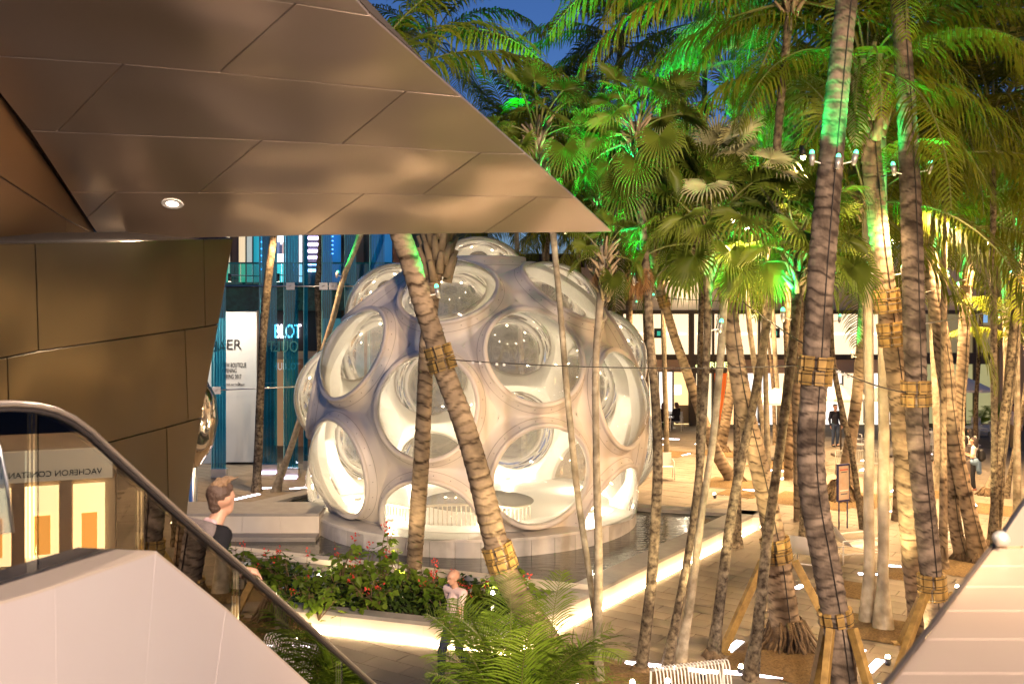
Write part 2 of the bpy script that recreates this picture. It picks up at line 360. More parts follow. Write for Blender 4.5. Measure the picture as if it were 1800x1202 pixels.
wm.add([p + Vector((0, 0, 0.33)) for p in inw], [(0, 1, 2, 3, 4)])
tag(wm.build('water', water_mat()), kind='structure')
# walkway across the left part of the pool to the dome
ww = empty('walkway'); tag(ww, kind='structure')
w0 = G(385, 945, 0.36); w1 = G(565, 945, 0.36)
mb = MB(); mb.bb(-9.2, -4.6, 23.3, 23.75, 0.2, 0.43); mb.build('ledge', M_coping, ww, bevel=0.01)
for i in range(5):
    mb = MB(); x0 = -9.2 + i * 0.92; mb.bb(x0 + .003, x0 + .917, 23.75, 24.9, 0.2, 0.83); mb.build('wall_panel', M_cream, ww)
mb = MB(); mb.bb(-9.2, -4.6, 23.72, 25.1, 0.833, 0.90); mb.build('walkway_top', M_coping, ww, bevel=0.01)
# tree pits with mulch
PITS = [(975, 1190, 1.6, 2.2), (1390, 1165, 1.9, 1.7), (1540, 1105, 1.5, 1.4), (1490, 1035, 1.2, 1.2), (1700, 1000, 1.6, 1.5), (1110, 1190, 2.4, 1.0),
        (1285, 850, 1.8, 1.8), (1475, 875, 2.6, 2.4), (1648, 868, 1.6, 1.6), (1740, 895, 2.2, 1.6), (1172, 797, 1.6, 1.6), (1270, 797, 1.8, 1.6), (1370, 818, 2, 1.8), (1430, 880, 2.4, 2), (1590, 1010, 1.0, 1.0), (1300, 868, 1.2, 1.0)]
for px, py, a, b in PITS:
    c = G(px, py, 0.02); mb = MB(); n = 10
    vs = []
    for i in range(n + 1):
        for j in range(n + 1):
            u, v = i / n - .5, j / n - .5; e = max(abs(u), abs(v)) * 2
            p = c + VX * (u * a) + UX * (v * b); vs.append((p.x, p.y, 0.027 + max(0, 1 - e) * 0.10 * random.uniform(.5, 1) + random.uniform(0, .006)))
    mb.add(vs, [(i * (n + 1) + j, (i + 1) * (n + 1) + j, (i + 1) * (n + 1) + j + 1, i * (n + 1) + j + 1) for i in range(n) for j in range(n)])
    tag(mb.build('tree_pit_mulch', M_mulch, smooth=True), kind='structure')

# ------------------------------------------------------------------ plinth and dome
DC = Vector((-0.88, 26.0, 2.84)); PZ = 0.74; PR = 4.18
pl = empty('plinth', (DC.x - .08, DC.y, 0)); tag(pl, 'round marble plinth in the pool carrying the white dome', 'plinth')
mb = MB(); mb.lathe([(0, 0.2), (PR - .06, 0.2), (PR - .06, PZ - .05), (0, PZ - .05)], n=72); mb.build('core', M_ground, pl)
NT = 46
for i in range(NT):
    a0 = tau * i / NT; a1 = tau * (i + 1) / NT - 0.0022; mb = MB(); n = 3; prof = [(PR - .05, 0.2), (PR, 0.2), (PR, PZ - .062), (PR - .05, PZ - .062)]
    mb.lathe(prof, n=n, a0=a0, a1=a1); k = len(prof)
    mb.face([j * (n + 1) for j in range(k)]); mb.face([j * (n + 1) + n for j in range(k)][::-1])
    o = fixn(mb.build('marble_tile', M_marble, pl))
NT = 20
for i in range(NT):
    a0 = tau * i / NT; a1 = tau * (i + 1) / NT - 0.0016; mb = MB(); n = 5; prof = [(PR - 1.4, PZ - .06), (PR + .02, PZ - .06), (PR + .02, PZ - .01), (PR + .01, PZ), (PR - 1.4, PZ)]
    mb.lathe(prof, n=n, a0=a0, a1=a1); k = len(prof)
    mb.face([j * (n + 1) for j in range(k)]); mb.face([j * (n + 1) + n for j in range(k)][::-1])
    fixn(mb.build('rim_stone', M_marble_top, pl))
dome = empty('dome', (DC.x, DC.y, PZ)); tag(dome, 'large white bubble dome with round porthole windows standing in the pool', 'dome')
A0 = -14.2
def dirv(pol, az):
    t = radians(pol); z = radians(az + A0); return Vector((sin(t) * sin(z), -sin(t) * cos(z), cos(t)))
CELLS = [(0, 0, 5)]
for k in range(5): CELLS += [(37.377, 72 * k, 6), (63.435, 36 + 72 * k, 5), (79.188, 72 * k, 6), (100.812, 36 + 72 * k, 6), (116.565, 72 * k, 5), (142.62, 36 + 72 * k, 6)]
DIRS = [dirv(p, a) for p, a, _ in CELLS]
RB, DP, RR = 4.10, 4.22, 1.22
RHO = math.atan(RR / DP); RLIP = sqrt(DP * DP + RR * RR)
def rad_out(th):
    t = min(1, max(0, (th - RHO) / radians(5.8))); return RB + (RLIP - RB) * (1 - t) ** 2.0
off = DC - Vector((DC.x, DC.y, PZ))
def clip(o, z=0.0):
    bm = bmesh.new(); bm.from_mesh(o.data); gm = bm.verts[:] + bm.edges[:] + bm.faces[:]
    bmesh.ops.bisect_plane(bm, geom=gm, plane_co=(0, 0, z), plane_no=(0, 0, 1), clear_inner=True)
    bm.to_mesh(o.data); bm.free(); return o
NS = 80; shell = MB(); liner = MB(); seam = MB(); bolts = MB()
for ci, d in enumerate(DIRS):
    if CELLS[ci][0] > 130: continue
    hlp = Vector((0, 0, 1)) if abs(d.z) < .9 else Vector((0, 1, 0))
    e1 = d.cross(hlp).normalized(); e2 = d.cross(e1).normalized()
    oth = [x for j, x in enumerate(DIRS) if j != ci and x.dot(d) > 0.6]
    rows = []; K = 9
    for k in range(NS):
        a = tau * k / NS; t = e1 * cos(a) + e2 * sin(a)
        lim = pi
        for x in oth:
            # angle th with (d cos th + t sin th).(d - x) = 0
            A, B = d.dot(d - x), t.dot(d - x); th = atan2(A, -B)
            if 0 < th < lim: lim = th
        col = []
        for i in range(K + 1):
            th = RHO + (lim - RHO) * (i / K) ** 1.3; col.append((d * cos(th) + t * sin(th)) * rad_out(th))
        rows.append((t, lim, col))
    b = len(shell.v)
    for (t, lim, col) in rows: shell.v += [tuple(p + off) for p in col]
    for k in range(NS):
        k2 = (k + 1) % NS
        for i in range(K): shell.face((b + k * (K + 1) + i, b + k2 * (K + 1) + i, b + k2 * (K + 1) + i + 1, b + k * (K + 1) + i + 1))
    # inner liner: tube + inner surface
    b = len(liner.v); KL = 6
    for (t, lim, col) in rows:
        pts = [d * (DP + .01) + t * (RR - .075), d * (DP - .06) + t * (RR - .070)]
        for i in range(1, KL + 1):
            th = RHO + (lim - RHO) * i / KL; pts.append((d * cos(th) + t * sin(th)) * (rad_out(th) - .11))
        liner.v += [tuple(p + off) for p in pts]
    kk = 2 + KL
    for k in range(NS):
        k2 = (k + 1) % NS
        for i in range(kk - 1): liner.face((b + k * kk + i, b + k * kk + i + 1, b + k2 * kk + i + 1, b + k2 * kk + i))
    # seam ring and bolts
    th = RHO + radians(2.0); ring = [(d * cos(th) + (e1 * cos(tau * k / 60) + e2 * sin(tau * k / 60)) * sin(th)) * (rad_out(th) + .001) + off for k in range(61)]
    if min(p.z for p in ring) > 0.02:
        seam.tube(ring, 0.0045, 4, cap=False)
    else:
        run = []
        for p in ring:
            if p.z > .02: run.append(p)
            else:
                if len(run) > 3: seam.tube(run, 0.0045, 4)
                run = []
        if len(run) > 3: seam.tube(run, 0.0045, 4)
    for k in range(20):
        a = tau * (k + .5) / 20; th = RHO + radians(1.1); p = (d * cos(th) + (e1 * cos(a) + e2 * sin(a)) * sin(th)) * (rad_out(th) + .003) + off
        if p.z > .05: bolts.box(p, (.015, .015, .018), d.to_track_quat('Z', 'Y').to_matrix())
    # rim ring (torus like flat lip) and bubble
    Mr = Matrix((e1, e2, d)).transposed() if e1.cross(e2).dot(d) > 0 else Matrix((e2, e1, d)).transposed()
    c0 = off + d * DP
    if CELLS[ci][0] < 120:
        mb = MB(); mb.lathe([(RR - .085, -.10), (RR - .085, .012), (RR - .07, .03), (RR - .005, .034), (RR + .022, .012), (RR + .024, -.05), (RR + .0, -.07)], c=c0, n=80, M=Mr)
        ro = clip(mb.build('window_rim', M_frp, dome, True))
        mb = MB(); cr = RR - .08; dep = 0.58; R = (cr * cr + dep * dep) / (2 * dep); am = math.asin(cr / R)
        mb.lathe([(R * sin(am * (1 - i / 16)) + 1e-5, R * cos(am * (1 - i / 16)) - (R - dep) + .01) for i in range(17)], c=c0, n=64, M=Mr)
        clip(mb.build('bubble_pane', M_bubble, ro, True))
o = clip(shell.build('shell', M_frp, dome, True)); 
bm = bmesh.new(); bm.from_mesh(o.data); bmesh.ops.remove_doubles(bm, verts=bm.verts, dist=.01); bmesh.ops.recalc_face_normals(bm, faces=bm.faces); bm.to_mesh(o.data); bm.free()
o = clip(liner.build('inner_liner', M_frp_in, dome, True)); bm = bmesh.new(); bm.from_mesh(o.data); bmesh.ops.remove_doubles(bm, verts=bm.verts, dist=.004); bm.to_mesh(o.data); bm.free()
tag(seam.build('seam', M_seam, dome), kind='stuff'); tag(bolts.build('bolt', M_seam, dome), kind='stuff')
mb = MB(); mb.lathe([(1.45, PZ + .012), (3.62, PZ + .012)], c=off - Vector((0, 0, PZ - 0 + off.z)) + Vector((0, 0, 0)), n=64)
for i, v in enumerate(mb.v): mb.v[i] = (v[0], v[1], 0.012)
mb.build('floor', M_frp_in, dome)
# lamps inside the dome
for k in range(7):
    a = radians(-90 + 51.4 * k + 12); loc = Vector((DC.x + 3.15 * cos(a), DC.y + 3.15 * sin(a), PZ + .16))
    r = empty('floor_lamp', (loc.x, loc.y, PZ + .012))
    names = ['at the front, by the low round window', 'front right', 'right side', 'rear right', 'rear left', 'left side', 'front left']
    tag(r, 'small uplight on the floor inside the dome, ' + names[k], 'lamp', 'uplights inside the dome')
    mb = MB(); mb.lathe([(.0, 0), (.09, 0), (.10, .05), (.085, .10), (0, .10)], n=16); mb.build('housing', M_white, r, True)
    mb = MB(); mb.lathe([(.075, .104), (.0, .104)], n=16); mb.build('lens', M_lampem, r)
    light('POINT', loc + Vector((0, 0, .12)), 120, (1.0, 0.84, 0.60), r, size=.08)
sr = empty('stair_railing', (DC.x, DC.y, PZ)); tag(sr, 'pale curved stair railing with upright balusters inside the dome', 'railing')
mb = MB(); ba = MB()
pts = []
for k in range(41):
    a = radians(-150 + 100 * k / 40); pts.append(Vector((2.5 * cos(a) - .3, 2.9 * sin(a), .34 + .16 * max(0, sin(3 * a)))))
mb.tube(pts, .03, 8)
M_tan = mat('tan_painted_metal', (0.42, 0.34, 0.24), .5)
for p in pts[::1]: ba.tube([(p.x, p.y, .01), (p.x, p.y, p.z)], .014, 5)
mb.build('handrail', M_tan, sr, True); tag(ba.build('baluster', M_tan, sr), kind='stuff')

# ------------------------------------------------------------------ metal canopy, wall
def plane3(a, b, c):
    n = (b - a).cross(c - a).normalized(); return a, n
def panels(polys, pl3, m, name, parent, thick=0.02, gap=0.004, out=1):
    a, n = pl3
    if (Vector((0, 0, CH)) - a).dot(n) < 0: n = -n
    for poly in polys:
        pts = [on_plane(x, y, a, n) for x, y in poly]
        bm = bmesh.new(); f = bm.faces.new([bm.verts.new(p) for p in pts]); bm.normal_update()
        if f.normal.dot(n) < 0: f.normal_flip()
        r = bmesh.ops.inset_individual(bm, faces=[f], thickness=gap, use_even_offset=True)
        bmesh.ops.delete(bm, geom=r['faces'], context='FACES')
        f = bm.faces[0] if hasattr(bm.faces, 'ensure_lookup_table') and not bm.faces.ensure_lookup_table() else bm.faces[:][0]
        for v in [v for v in bm.verts if not v.link_faces]: bm.verts.remove(v)
        fc = bmesh.ops.extrude_face_region(bm, geom=[f]); vs = [e for e in fc['geom'] if isinstance(e, bmesh.types.BMVert)]
        for v in vs: v.co -= n * thick
        bmesh.ops.recalc_face_normals(bm, faces=bm.faces)
        me = bpy.data.meshes.new(name); bm.to_mesh(me); bm.free(); me.materials.append(m)
        o = me_obj(name, me, parent); bev(o, 0.0025, 1)
def slab(poly, pl3, d0, d1, m, name, parent):
    a, n = pl3
    if (Vector((0, 0, CH)) - a).dot(n) < 0: n = -n
    mb = MB(); mb.prism([on_plane(x, y, a, n) - n * d0 for x, y in poly], -n * (d1 - d0)); return fixn(mb.build(name, m, parent))
can = empty('canopy'); tag(can, 'overhanging canopy clad in pinkish bronze metal panels at upper left', 'canopy')
PC = plane3(P(172, 415, 8.7), P(1076, 408, 9.2), P(620, 0, 6.0))
CANP = [[(-80, -52), (449, -2), (520, 7), (385, 128), (217, 113), (0, 99), (-57, 95)],
        [(520, 7), (651, 28), (810, 170), (714, 161), (385, 128)],
        [(-80, -52), (-140, -180), (470, -180), (651, 28), (520, 7), (449, -2)],
        [(-57, 95), (0, 99), (217, 113), (100, 232), (52, 230), (0, 165)],
        [(217, 113), (385, 128), (714, 161), (600, 254), (460, 247), (100, 232)],
        [(714, 161), (810, 170), (924, 271), (845, 269), (600, 254)],
        [(52, 230), (100, 232), (460, 247), (350, 339), (202, 338), (123, 338)],
        [(460, 247), (600, 254), (845, 269), (742, 343), (640, 341), (350, 339)],
        [(845, 269), (924, 271), (1011, 348), (943, 347), (742, 343)],
        [(123, 338), (202, 338), (153, 384)],
        [(202, 338), (350, 339), (640, 341), (535, 414), (202, 422), (175, 418), (153, 384)],
        [(640, 341), (742, 343), (943, 347), (850, 410), (535, 414)],
        [(943, 347), (1011, 348), (1076, 408), (850, 410)]]
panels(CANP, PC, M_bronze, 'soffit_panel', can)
mb = MB(); _p = [(-140, -180), (470, -180), (651, 27), (1069, 406), (850, 408), (202, 420), (175, 416), (-57, 95)]
_n = PC[1] if (Vector((0, 0, CH)) - PC[0]).dot(PC[1]) > 0 else -PC[1]
_a = [on_plane(x, y, *PC) - _n * .022 for x, y in _p]; _b = [on_plane(x - 90 - y * .12, y - 45, *PC) - _n * .32 for x, y in _p]
mb.add(_a + _b, [tuple(range(8)), tuple(range(15, 7, -1))] + [(i, (i + 1) % 8, 8 + (i + 1) % 8, 8 + i) for i in range(8)]); fixn(mb.build('backing', M_dark, can))
PD = plane3(P(172, 415, 8.75), on_plane(-53, 97, *PC), P(-53, 428, 6.6))
panels([[(-57, 97), (0, 165), (52, 230), (123, 338), (172, 415), (116, 385), (0, 310), (-57, 280)], [(-57, 280), (0, 310), (116, 385), (116, 420), (-57, 428)], [(116, 385), (172, 415), (175, 420), (116, 420)]],
       PD, mat('dark_bronze_metal', (0.30, 0.20, 0.12), 0.42, 1.0, bump=(.8, .25, .08, 0)), 'fascia_panel', can)
# recessed downlight in the soffit
dl = empty('downlight', on_plane(303, 358, *PC)); tag(dl, 'small bright oval downlight recessed in the metal canopy', 'lamp')
nC = PC[1] if (Vector((0, 0, CH)) - PC[0]).dot(PC[1]) > 0 else -PC[1]
Mn = nC.to_track_quat('Z', 'Y').to_matrix()
mb = MB(); mb.lathe([(.05, .004), (.085, .006), (.09, .0)], n=24, M=Mn); mb.build('trim_ring', M_white, dl)
mb = MB(); mb.lathe([(.0, .003), (.082, .004)], n=24, M=Mn); mb.build('lens', mat('downlight_lens', (1, .9, .8), .3, emit=6, ecol=(1, .82, .66)), dl)
light('SPOT', on_plane(303, 358, *PC) + nC * .05, 110, (1, .78, .6), dl, target=P(300, 1250, 5.5), size=.06, spot=110)
# a row of the same downlights further back in the soffit light the escalator cladding
for i, (px, py) in enumerate([(60, -130), (330, -120)]):
    p = on_plane(px, py, *PC); d2 = empty('downlight', p)
    tag(d2, ('left' if i == 0 else 'right') + ' downlight of the pair recessed above the picture in the metal canopy', 'lamp')
    mb = MB(); mb.lathe([(.0, .003), (.082, .004)], n=24, M=Mn); mb.build('lens', MATS['downlight_lens'], d2)
    light('SPOT', p + nC * .05, 150, (1, .76, .62), d2, target=P(250 + 150 * i, 1150, 4.5), size=.06, spot=120)
wal = empty('metal_wall'); tag(wal, 'leaning wall of darkened bronze metal panels below the canopy at left', 'wall')
PW3 = plane3(P(0, 425, 6.6), P(410, 418, 9.4), P(345, 780, 9.3))
WALP = [[(-90, 430), (62, 427), (68, 617), (0, 630), (-90, 645)], [(62, 427), (358, 420), (361, 574), (68, 617)], [(358, 420), (410, 419), (384, 570), (361, 574)],
        [(-90, 645), (0, 630), (13, 628), (18, 822), (-90, 850)], [(13, 628), (68, 617), (325, 579), (331, 740), (293, 751), (18, 822)], [(325, 579), (361, 574), (384, 570), (354, 734), (331, 740)],
        [(-90, 850), (18, 822), (130, 793), (140, 990), (-90, 1075)], [(130, 793), (293, 751), (297, 925), (140, 990)], [(293, 751), (354, 734), (331, 880), (328, 912), (297, 925)],
        [(-90, 1075), (140, 990), (150, 1300), (-90, 1500)], [(140, 990), (297, 925), (300, 1250), (150, 1300)], [(297, 925), (328, 912), (316, 1250), (300, 1250)]]
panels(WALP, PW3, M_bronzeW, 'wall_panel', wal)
slab([(-90, 430), (410, 419), (384, 570), (354, 734), (328, 912), (316, 1250), (-90, 1500)], PW3, 0.022, 0.5, M_dark, 'backing', wal)

# ------------------------------------------------------------------ escalator
esc = empty('escalator', (-1.7, 7, 0)); tag(esc, 'escalator with glass balustrade and pale pink cladding going down at left', 'escalator')
E0 = -esc.location
E1 = Vector((-2.03, 5, 5.245)); E2 = Vector((-1.34, 9, 2.56)); ED = (E2 - E1)
EN = Vector((ED.y, -ED.x, 0)).normalized()            # points to the right, towards the camera
def on_E(px, py, off=0.0): return on_plane(px, py, E1 + EN * off, EN)
def sub(o): o.location = E0; return o
rp = [on_E(x, y) for x, y in [(-60, 716), (-20, 712), (20, 711), (60, 714), (95, 722), (125, 736), (158, 760), (190, 790), (250, 845), (330, 917), (437, 1008), (540, 1099), (640, 1188), (720, 1258)]]
mb = MB()
def rail_prof(mb, pts, w, h, m=0, lift=0):
    b = len(mb.v); prof = [(-w, -h * .4), (-w, h * .3), (-w * .7, h * .8), (0, h), (w * .7, h * .8), (w, h * .3), (w, -h * .4)]
    for i, p in enumerate(pts):
        d = (pts[min(i + 1, len(pts) - 1)] - pts[max(i - 1, 0)]).normalized(); u = EN.cross(d).normalized()
        if u.z < 0: u = -u
        for (x, z) in prof: mb.v.append(tuple(p + EN * x + u * (z + lift)))
    k = len(prof)
    for i in range(len(pts) - 1):
        for j in range(k):
            j2 = (j + 1) % k; mb.face((b + i * k + j, b + i * k + j2, b + (i + 1) * k + j2, b + (i + 1) * k + j), m)
    mb.face(range(b, b + k), m); mb.face(range(b + (len(pts) - 1) * k, b + len(pts) * k), m)
rail_prof(mb, rp, .030, .018); sub(fixn(mb.build('handrail', mat('satin_handrail', (.62, .53, .44), .32, .75), esc, True)))
mb = MB(); rail_prof(mb, rp, .024, .014, lift=-.022); sub(fixn(mb.build('handrail_track', M_rubber, esc, True)))
gcuts = [-60, 65, 253, 420, 600, 720]
# top edge of the glass follows the rail
def rail_y(x):
    tab = [(-60, 716), (-20, 712), (20, 711), (60, 714), (95, 722), (125, 736), (158, 760), (190, 790), (250, 845), (330, 917), (437, 1008), (540, 1099), (640, 1188), (720, 1258)]
    for (x0, y0), (x1, y1) in zip(tab, tab[1:]):
        if x0 <= x <= x1: return y0 + (y1 - y0) * (x - x0) / (x1 - x0)
    return 1258
def low_y(x):
    tab = [(-60, 1130), (0, 1110), (274, 1030), (545, 1265), (720, 1420)]
    for (x0, y0), (x1, y1) in zip(tab, tab[1:]):
        if x0 <= x <= x1: return y0 + (y1 - y0) * (x - x0) / (x1 - x0)
    return 1420
for a, b in zip(gcuts, gcuts[1:]):
    xs = [a + 1 + (b - a - 2) * i / 8 for i in range(9)]
    poly = [on_E(x, rail_y(x) + 4) for x in xs] + [on_E(x, low_y(x)) for x in (b - 1, a + 1)]
    mb = MB(); mb.prism([p - EN * .005 for p in poly], EN * .010); sub(fixn(mb.build('glass_pane', glass('balustrade_glass', (0.90, 0.93, 0.88), 1.55, 0.0, 2.2), esc)))
# cladding (outer face), panels split at the joints
CL = .22
cf = [[(-90, 1090), (0, 1057), (53, 1042), (97, 1028), (101, 1330), (-90, 1400)], [(97, 1028), (274, 968), (246, 1330), (101, 1330)], [(274, 968), (397, 1068), (360, 1330), (246, 1330)], [(397, 1068), (545, 1202), (700, 1345), (360, 1345)]]
for poly in cf:
    bm = bmesh.new(); f = bm.faces.new([bm.verts.new(on_E(x, y, CL)) for x, y in poly]); r = bmesh.ops.inset_individual(bm, faces=[f], thickness=.0025)
    bmesh.ops.delete(bm, geom=r['faces'], context='FACES'); [bm.verts.remove(v) for v in [v for v in bm.verts if not v.link_faces]]
    bm.faces.ensure_lookup_table(); fc = bmesh.ops.extrude_face_region(bm, geom=[bm.faces[0]])
    for v in fc['geom']:
        if isinstance(v, bmesh.types.BMVert): v.co -= EN * .02
    bmesh.ops.recalc_face_normals(bm, faces=bm.faces); me = bpy.data.meshes.new('cladding_panel'); bm.to_mesh(me); bm.free(); me.materials.append(M_clad)
    o = sub(me_obj('cladding_panel', me, esc)); bev(o, .002, 1)
mb = MB(); mb.prism([on_E(x, y, CL - .021) for x, y in [(-90, 1092), (274, 971), (545, 1205), (700, 1348), (-90, 1400)]], -EN * .1); sub(fixn(mb.build('core', M_dark, esc)))
# ledge between cladding and glass
top = [(-90, 1090), (0, 1057), (53, 1042), (97, 1028), (274, 968), (397, 1068), (545, 1202), (700, 1345)]
mb = MB(); b = 0
for x, y in top:
    p = on_E(x, y, CL + .002); q = p - EN * (CL + .25)
    mb.v += [tuple(p), tuple(q), tuple(q - Vector((0, 0, .03))), tuple(p - Vector((0, 0, .012)))]
for i in range(len(top) - 1):
    for j in range(4): mb.face((i * 4 + j, i * 4 + (j + 1) % 4, (i + 1) * 4 + (j + 1) % 4, (i + 1) * 4 + j))
sub(fixn(mb.build('ledge', mat('cream_ledge', (0.62, 0.50, 0.38), .35), esc)))
# far balustrade (inner side) : skirt and curved deck
IN = .95
def on_F(px, py): return on_plane(px, py, E1 - EN * IN, EN)
deck = [(-60, 975), (0, 950), (50, 934), (100, 925), (150, 926), (190, 940), (225, 962), (270, 1000)]
mb = MB()
for x, y in deck:
    p = on_F(x, y); mb.v += [tuple(p), tuple(p + EN * .40 - Vector((0, 0, .02))), tuple(p + EN * .40 - Vector((0, 0, .5))), tuple(p - Vector((0, 0, .5)))]
for i in range(len(deck) - 1):
    for j in range(4): mb.face((i * 4 + j, i * 4 + (j + 1) % 4, (i + 1) * 4 + (j + 1) % 4, (i + 1) * 4 + j))
sub(fixn(mb.build('inner_deck', mat('warm_brass_metal', (0.85, 0.58, 0.32), .3, 1.0, bump=(3, .3, .1)), esc, True)))
ir = [on_F(x, y) for x, y in [(-60, 770), (0, 800), (60, 868), (110, 905), (160, 940), (240, 1010)]]
mb = MB(); rail_prof(mb, ir, .034, .03); sub(fixn(mb.build('handrail', M_rail, esc, True)))
# steps
st = MB()
for k in range(16):
    c = E1 + ED * ((k * .40 - 1.2) / 4.0); st.box((c.x - .50, c.y + .05, c.z - 1.06), (.86, .42, .22), Matrix.Rotation(atan2(-ED.x, ED.y), 3, 'Z'))
for k in range(16):
    c = E1 + ED * ((k * .40 - 1.2) / 4.0); mb = MB(); mb.box((c.x - .50, c.y + .05, c.z - 1.06), (.86, .39, .24), Matrix.Rotation(atan2(-ED.x, ED.y), 3, 'Z')); sub(mb.build('step', M_alu, esc))
# newel of the neighbouring glass at the left edge, near
nw = empty('glass_balustrade', P(-20, 950, 3.6)); tag(nw, 'edge of a blurred glass balustrade panel at the far left', 'balustrade')
mb = MB(); pp = [P(-120, 700, 3.6), P(-20, 740, 3.6), P(0, 790, 3.6), P(12, 850, 3.6), P(22, 935, 3.6), P(-120, 960, 3.6)]
mb.prism([p - nw.location for p in pp], (0, .014, 0)); fixn(mb.build('glass_pane', glass('blue_white_glass', (.80, .88, .95), 1.5, 0, 2.0, film=.12, filmc=(.5, .62, .75)), nw))
mb = MB(); mb.tube([P(-20, 740, 3.6) - nw.location, P(0, 790, 3.6) - nw.location, P(12, 850, 3.6) - nw.location, P(22, 935, 3.6) - nw.location], .006, 6); mb.build('edge_trim', M_steel, nw, True)

# ------------------------------------------------------------------ ramp parapet, lower right
rpz = 5.0
pr = empty('parapet', P(1700, 1100, 3)); tag(pr, 'sloping pale parapet coping in the lower right corner', 'parapet')
q0, q1 = G(1746, 963, rpz), G(1566, 1202, rpz); dd = (q1 - q0).normalized(); nn = Vector((-dd.y, dd.x, 0));
if nn.x < 0: nn = -nn
a = q0; bq = q1 + dd * 1.2
W5 = [0, .22, .44, .66, .9, 1.6]
L = -pr.location
# boards run across, from the outer edge inwards
tot = (bq - a).length; nb = 9
for i in range(nb):
    p = a + dd * (tot * i / nb + .002); q = a + dd * (tot * (i + 1) / nb - .002)
    mb = MB(); mb.prism([p + L, q + L, q + Vector((1.8, 0, 0)) + L, p + Vector((1.8, 0, 0)) + L], (0, 0, -.03)); o = fixn(mb.build('board', mat('parapet_board', (0.40, 0.30, 0.215), .35, noise=(2, (.46, .35, .255), .3), vary=.04), pr)); bev(o, .003, 1)
mb = MB(); mb.prism([a + L - nn * .012, bq + L - nn * .012, bq + L + nn * .0, a + L + nn * .0], (0, 0, .012)); fixn(mb.build('edge_trim', M_rubber, pr))
mb = MB(); mb.prism([a + L - nn * .002 - Vector((0, 0, .031)), bq + L - nn * .002 - Vector((0, 0, .031)), bq + L + nn * 1.5 - Vector((0, 0, .031)), a + L + nn * 1.5 - Vector((0, 0, .031))], (0, 0, -.5)); fixn(mb.build('wall', M_clad, pr))
gr = empty('glass_balustrade', P(1790, 950, 4.0)); L = -gr.location; tag(gr, 'small glass balustrade with round clamp at the right edge above the parapet', 'balustrade')
mb = MB(); mb.prism([P(1747, 960, 4.02) + L, P(1792, 893, 4.3) + L, P(1900, 740, 5.0) + L, P(1900, 960, 4.6) + L], (.01, .01, 0)); fixn(mb.build('glass_pane', glass('smoky_glass', (.5, .44, .36), 1.5, 0, 1.5, film=.45, filmc=(.5, .42, .32)), gr))
mb = MB(); mb.tube([P(1745, 962, 4.0) + L, P(1792, 892, 4.3) + L, P(1900, 738, 5.0) + L], .010, 6); mb.build('edge_trim', M_black, gr)
mb = MB(); mb.lathe([(0, .03), (.025, .025), (.032, 0), (.025, -.02), (0, -.03)], c=P(1759, 946, 3.95) + L, n=16, M=Matrix.Rotation(radians(90), 3, 'X')); mb.build('clamp', M_alu, gr, True)

# ------------------------------------------------------------------ left building with the blue glass fins
def part(name, m, parent, x0, x1, y0, y1, z0, z1, bv=0):
    mb = MB(); L = parent.matrix_world.inverted() if False else None
    o = parent.location; mb.bb(x0 - o.x, x1 - o.x, y0 - o.y, y1 - o.y, z0 - o.z, z1 - o.z); q = mb.build(name, m, parent)
    if bv: bev(q, bv)
    return q
def pxX(px, D): return (px - CX) / F * D
def pyZ(py, D): return CH - (py - HY) / F * D
def ppart(name, m, parent, px0, px1, py0, py1, D, th=0.1, bv=0):
    """box whose front face covers the given photo rectangle at depth D"""
    return part(name, m, parent, pxX(px0, D), pxX(px1, D), D, D + th, pyZ(py1, D), pyZ(py0, D), bv)
lb = empty('boutique_building', (-9, 41, 0)); tag(lb, 'boutique building with teal glass balcony and glowing white shop letters behind blue fins', 'building')
M_lbw = mat('dark_teal_wall', (0.02, 0.05, 0.06), .4); M_grey = mat('charcoal_fascia', (0.035, 0.035, 0.04), .4)
M_brown = mat('brown_shop_wall', (0.09, 0.055, 0.035), .5, noise=(3, (.14, .09, .06), .3))
part('rear_wall', M_lbw, lb, -24, -1, 41.5, 46, 0, 12)
ppart('sign_fascia', M_grey, lb, 447, 562, 545, 617, 40.6, .8)
ppart('light_band', M_stucco, lb, 447, 562, 617, 631, 40.7, .7)
ppart('brick_pier', mat('red_brick', (.36, .19, .11), .8, noise=(9, (.5, .32, .22), .2)), lb, 520, 548, 618, 790, 40.85, .6)
for i in range(16):
    ppart('brick_course', mat('red_brick', (.36, .19, .11)), lb, 521 + (i % 2) * 2, 546, 620 + i * 10.4, 628 + i * 10.4, 40.83, .1)
ppart('shop_window', mat('brown_lit_interior', (.2, .1, .05), .6, emit=.35, ecol=(.6, .33, .16), noise=(1.5, (.06, .035, .02), .2)), lb, 478, 520, 632, 785, 40.95, .3)
for x in (476, 498, 518): ppart('window_frame', M_frame, lb, x, x + 4, 628, 788, 40.9, .1)
ppart('shop_window', mat('blue_lit_interior', (.05, .16, .2), .5, emit=.25, ecol=(.1, .4, .5)), lb, 562, 700, 560, 788, 41.0, .3)
ppart('shop_window', MATS['brown_lit_interior'], lb, 300, 372, 560, 788, 41.0, .3)
for x in (560, 600, 640): ppart('window_frame', M_frame, lb, x, x + 5, 545, 788, 40.9, .1)
o = text('sign_letters', 'HUBLOT', 0.80, mat('white_neon', (1, 1, 1), .3, emit=5, ecol=(.95, .88, 1)), lb, Matrix.Translation(Vector((pxX(453, 40.5), 40.55, pyZ(594, 40.5))) - lb.location) @ UPR, .04, sx=.56)
tag(o, 'glowing white shop letters')
text('small_sign_letters', 'HUBLOT', 0.42, mat('dim_sign', (.5, .5, .5), .4, emit=.5), lb, Matrix.Translation(Vector((pxX(478, 40.8), 40.85, pyZ(650, 40.8))) - lb.location) @ UPR, .01, sx=.7)
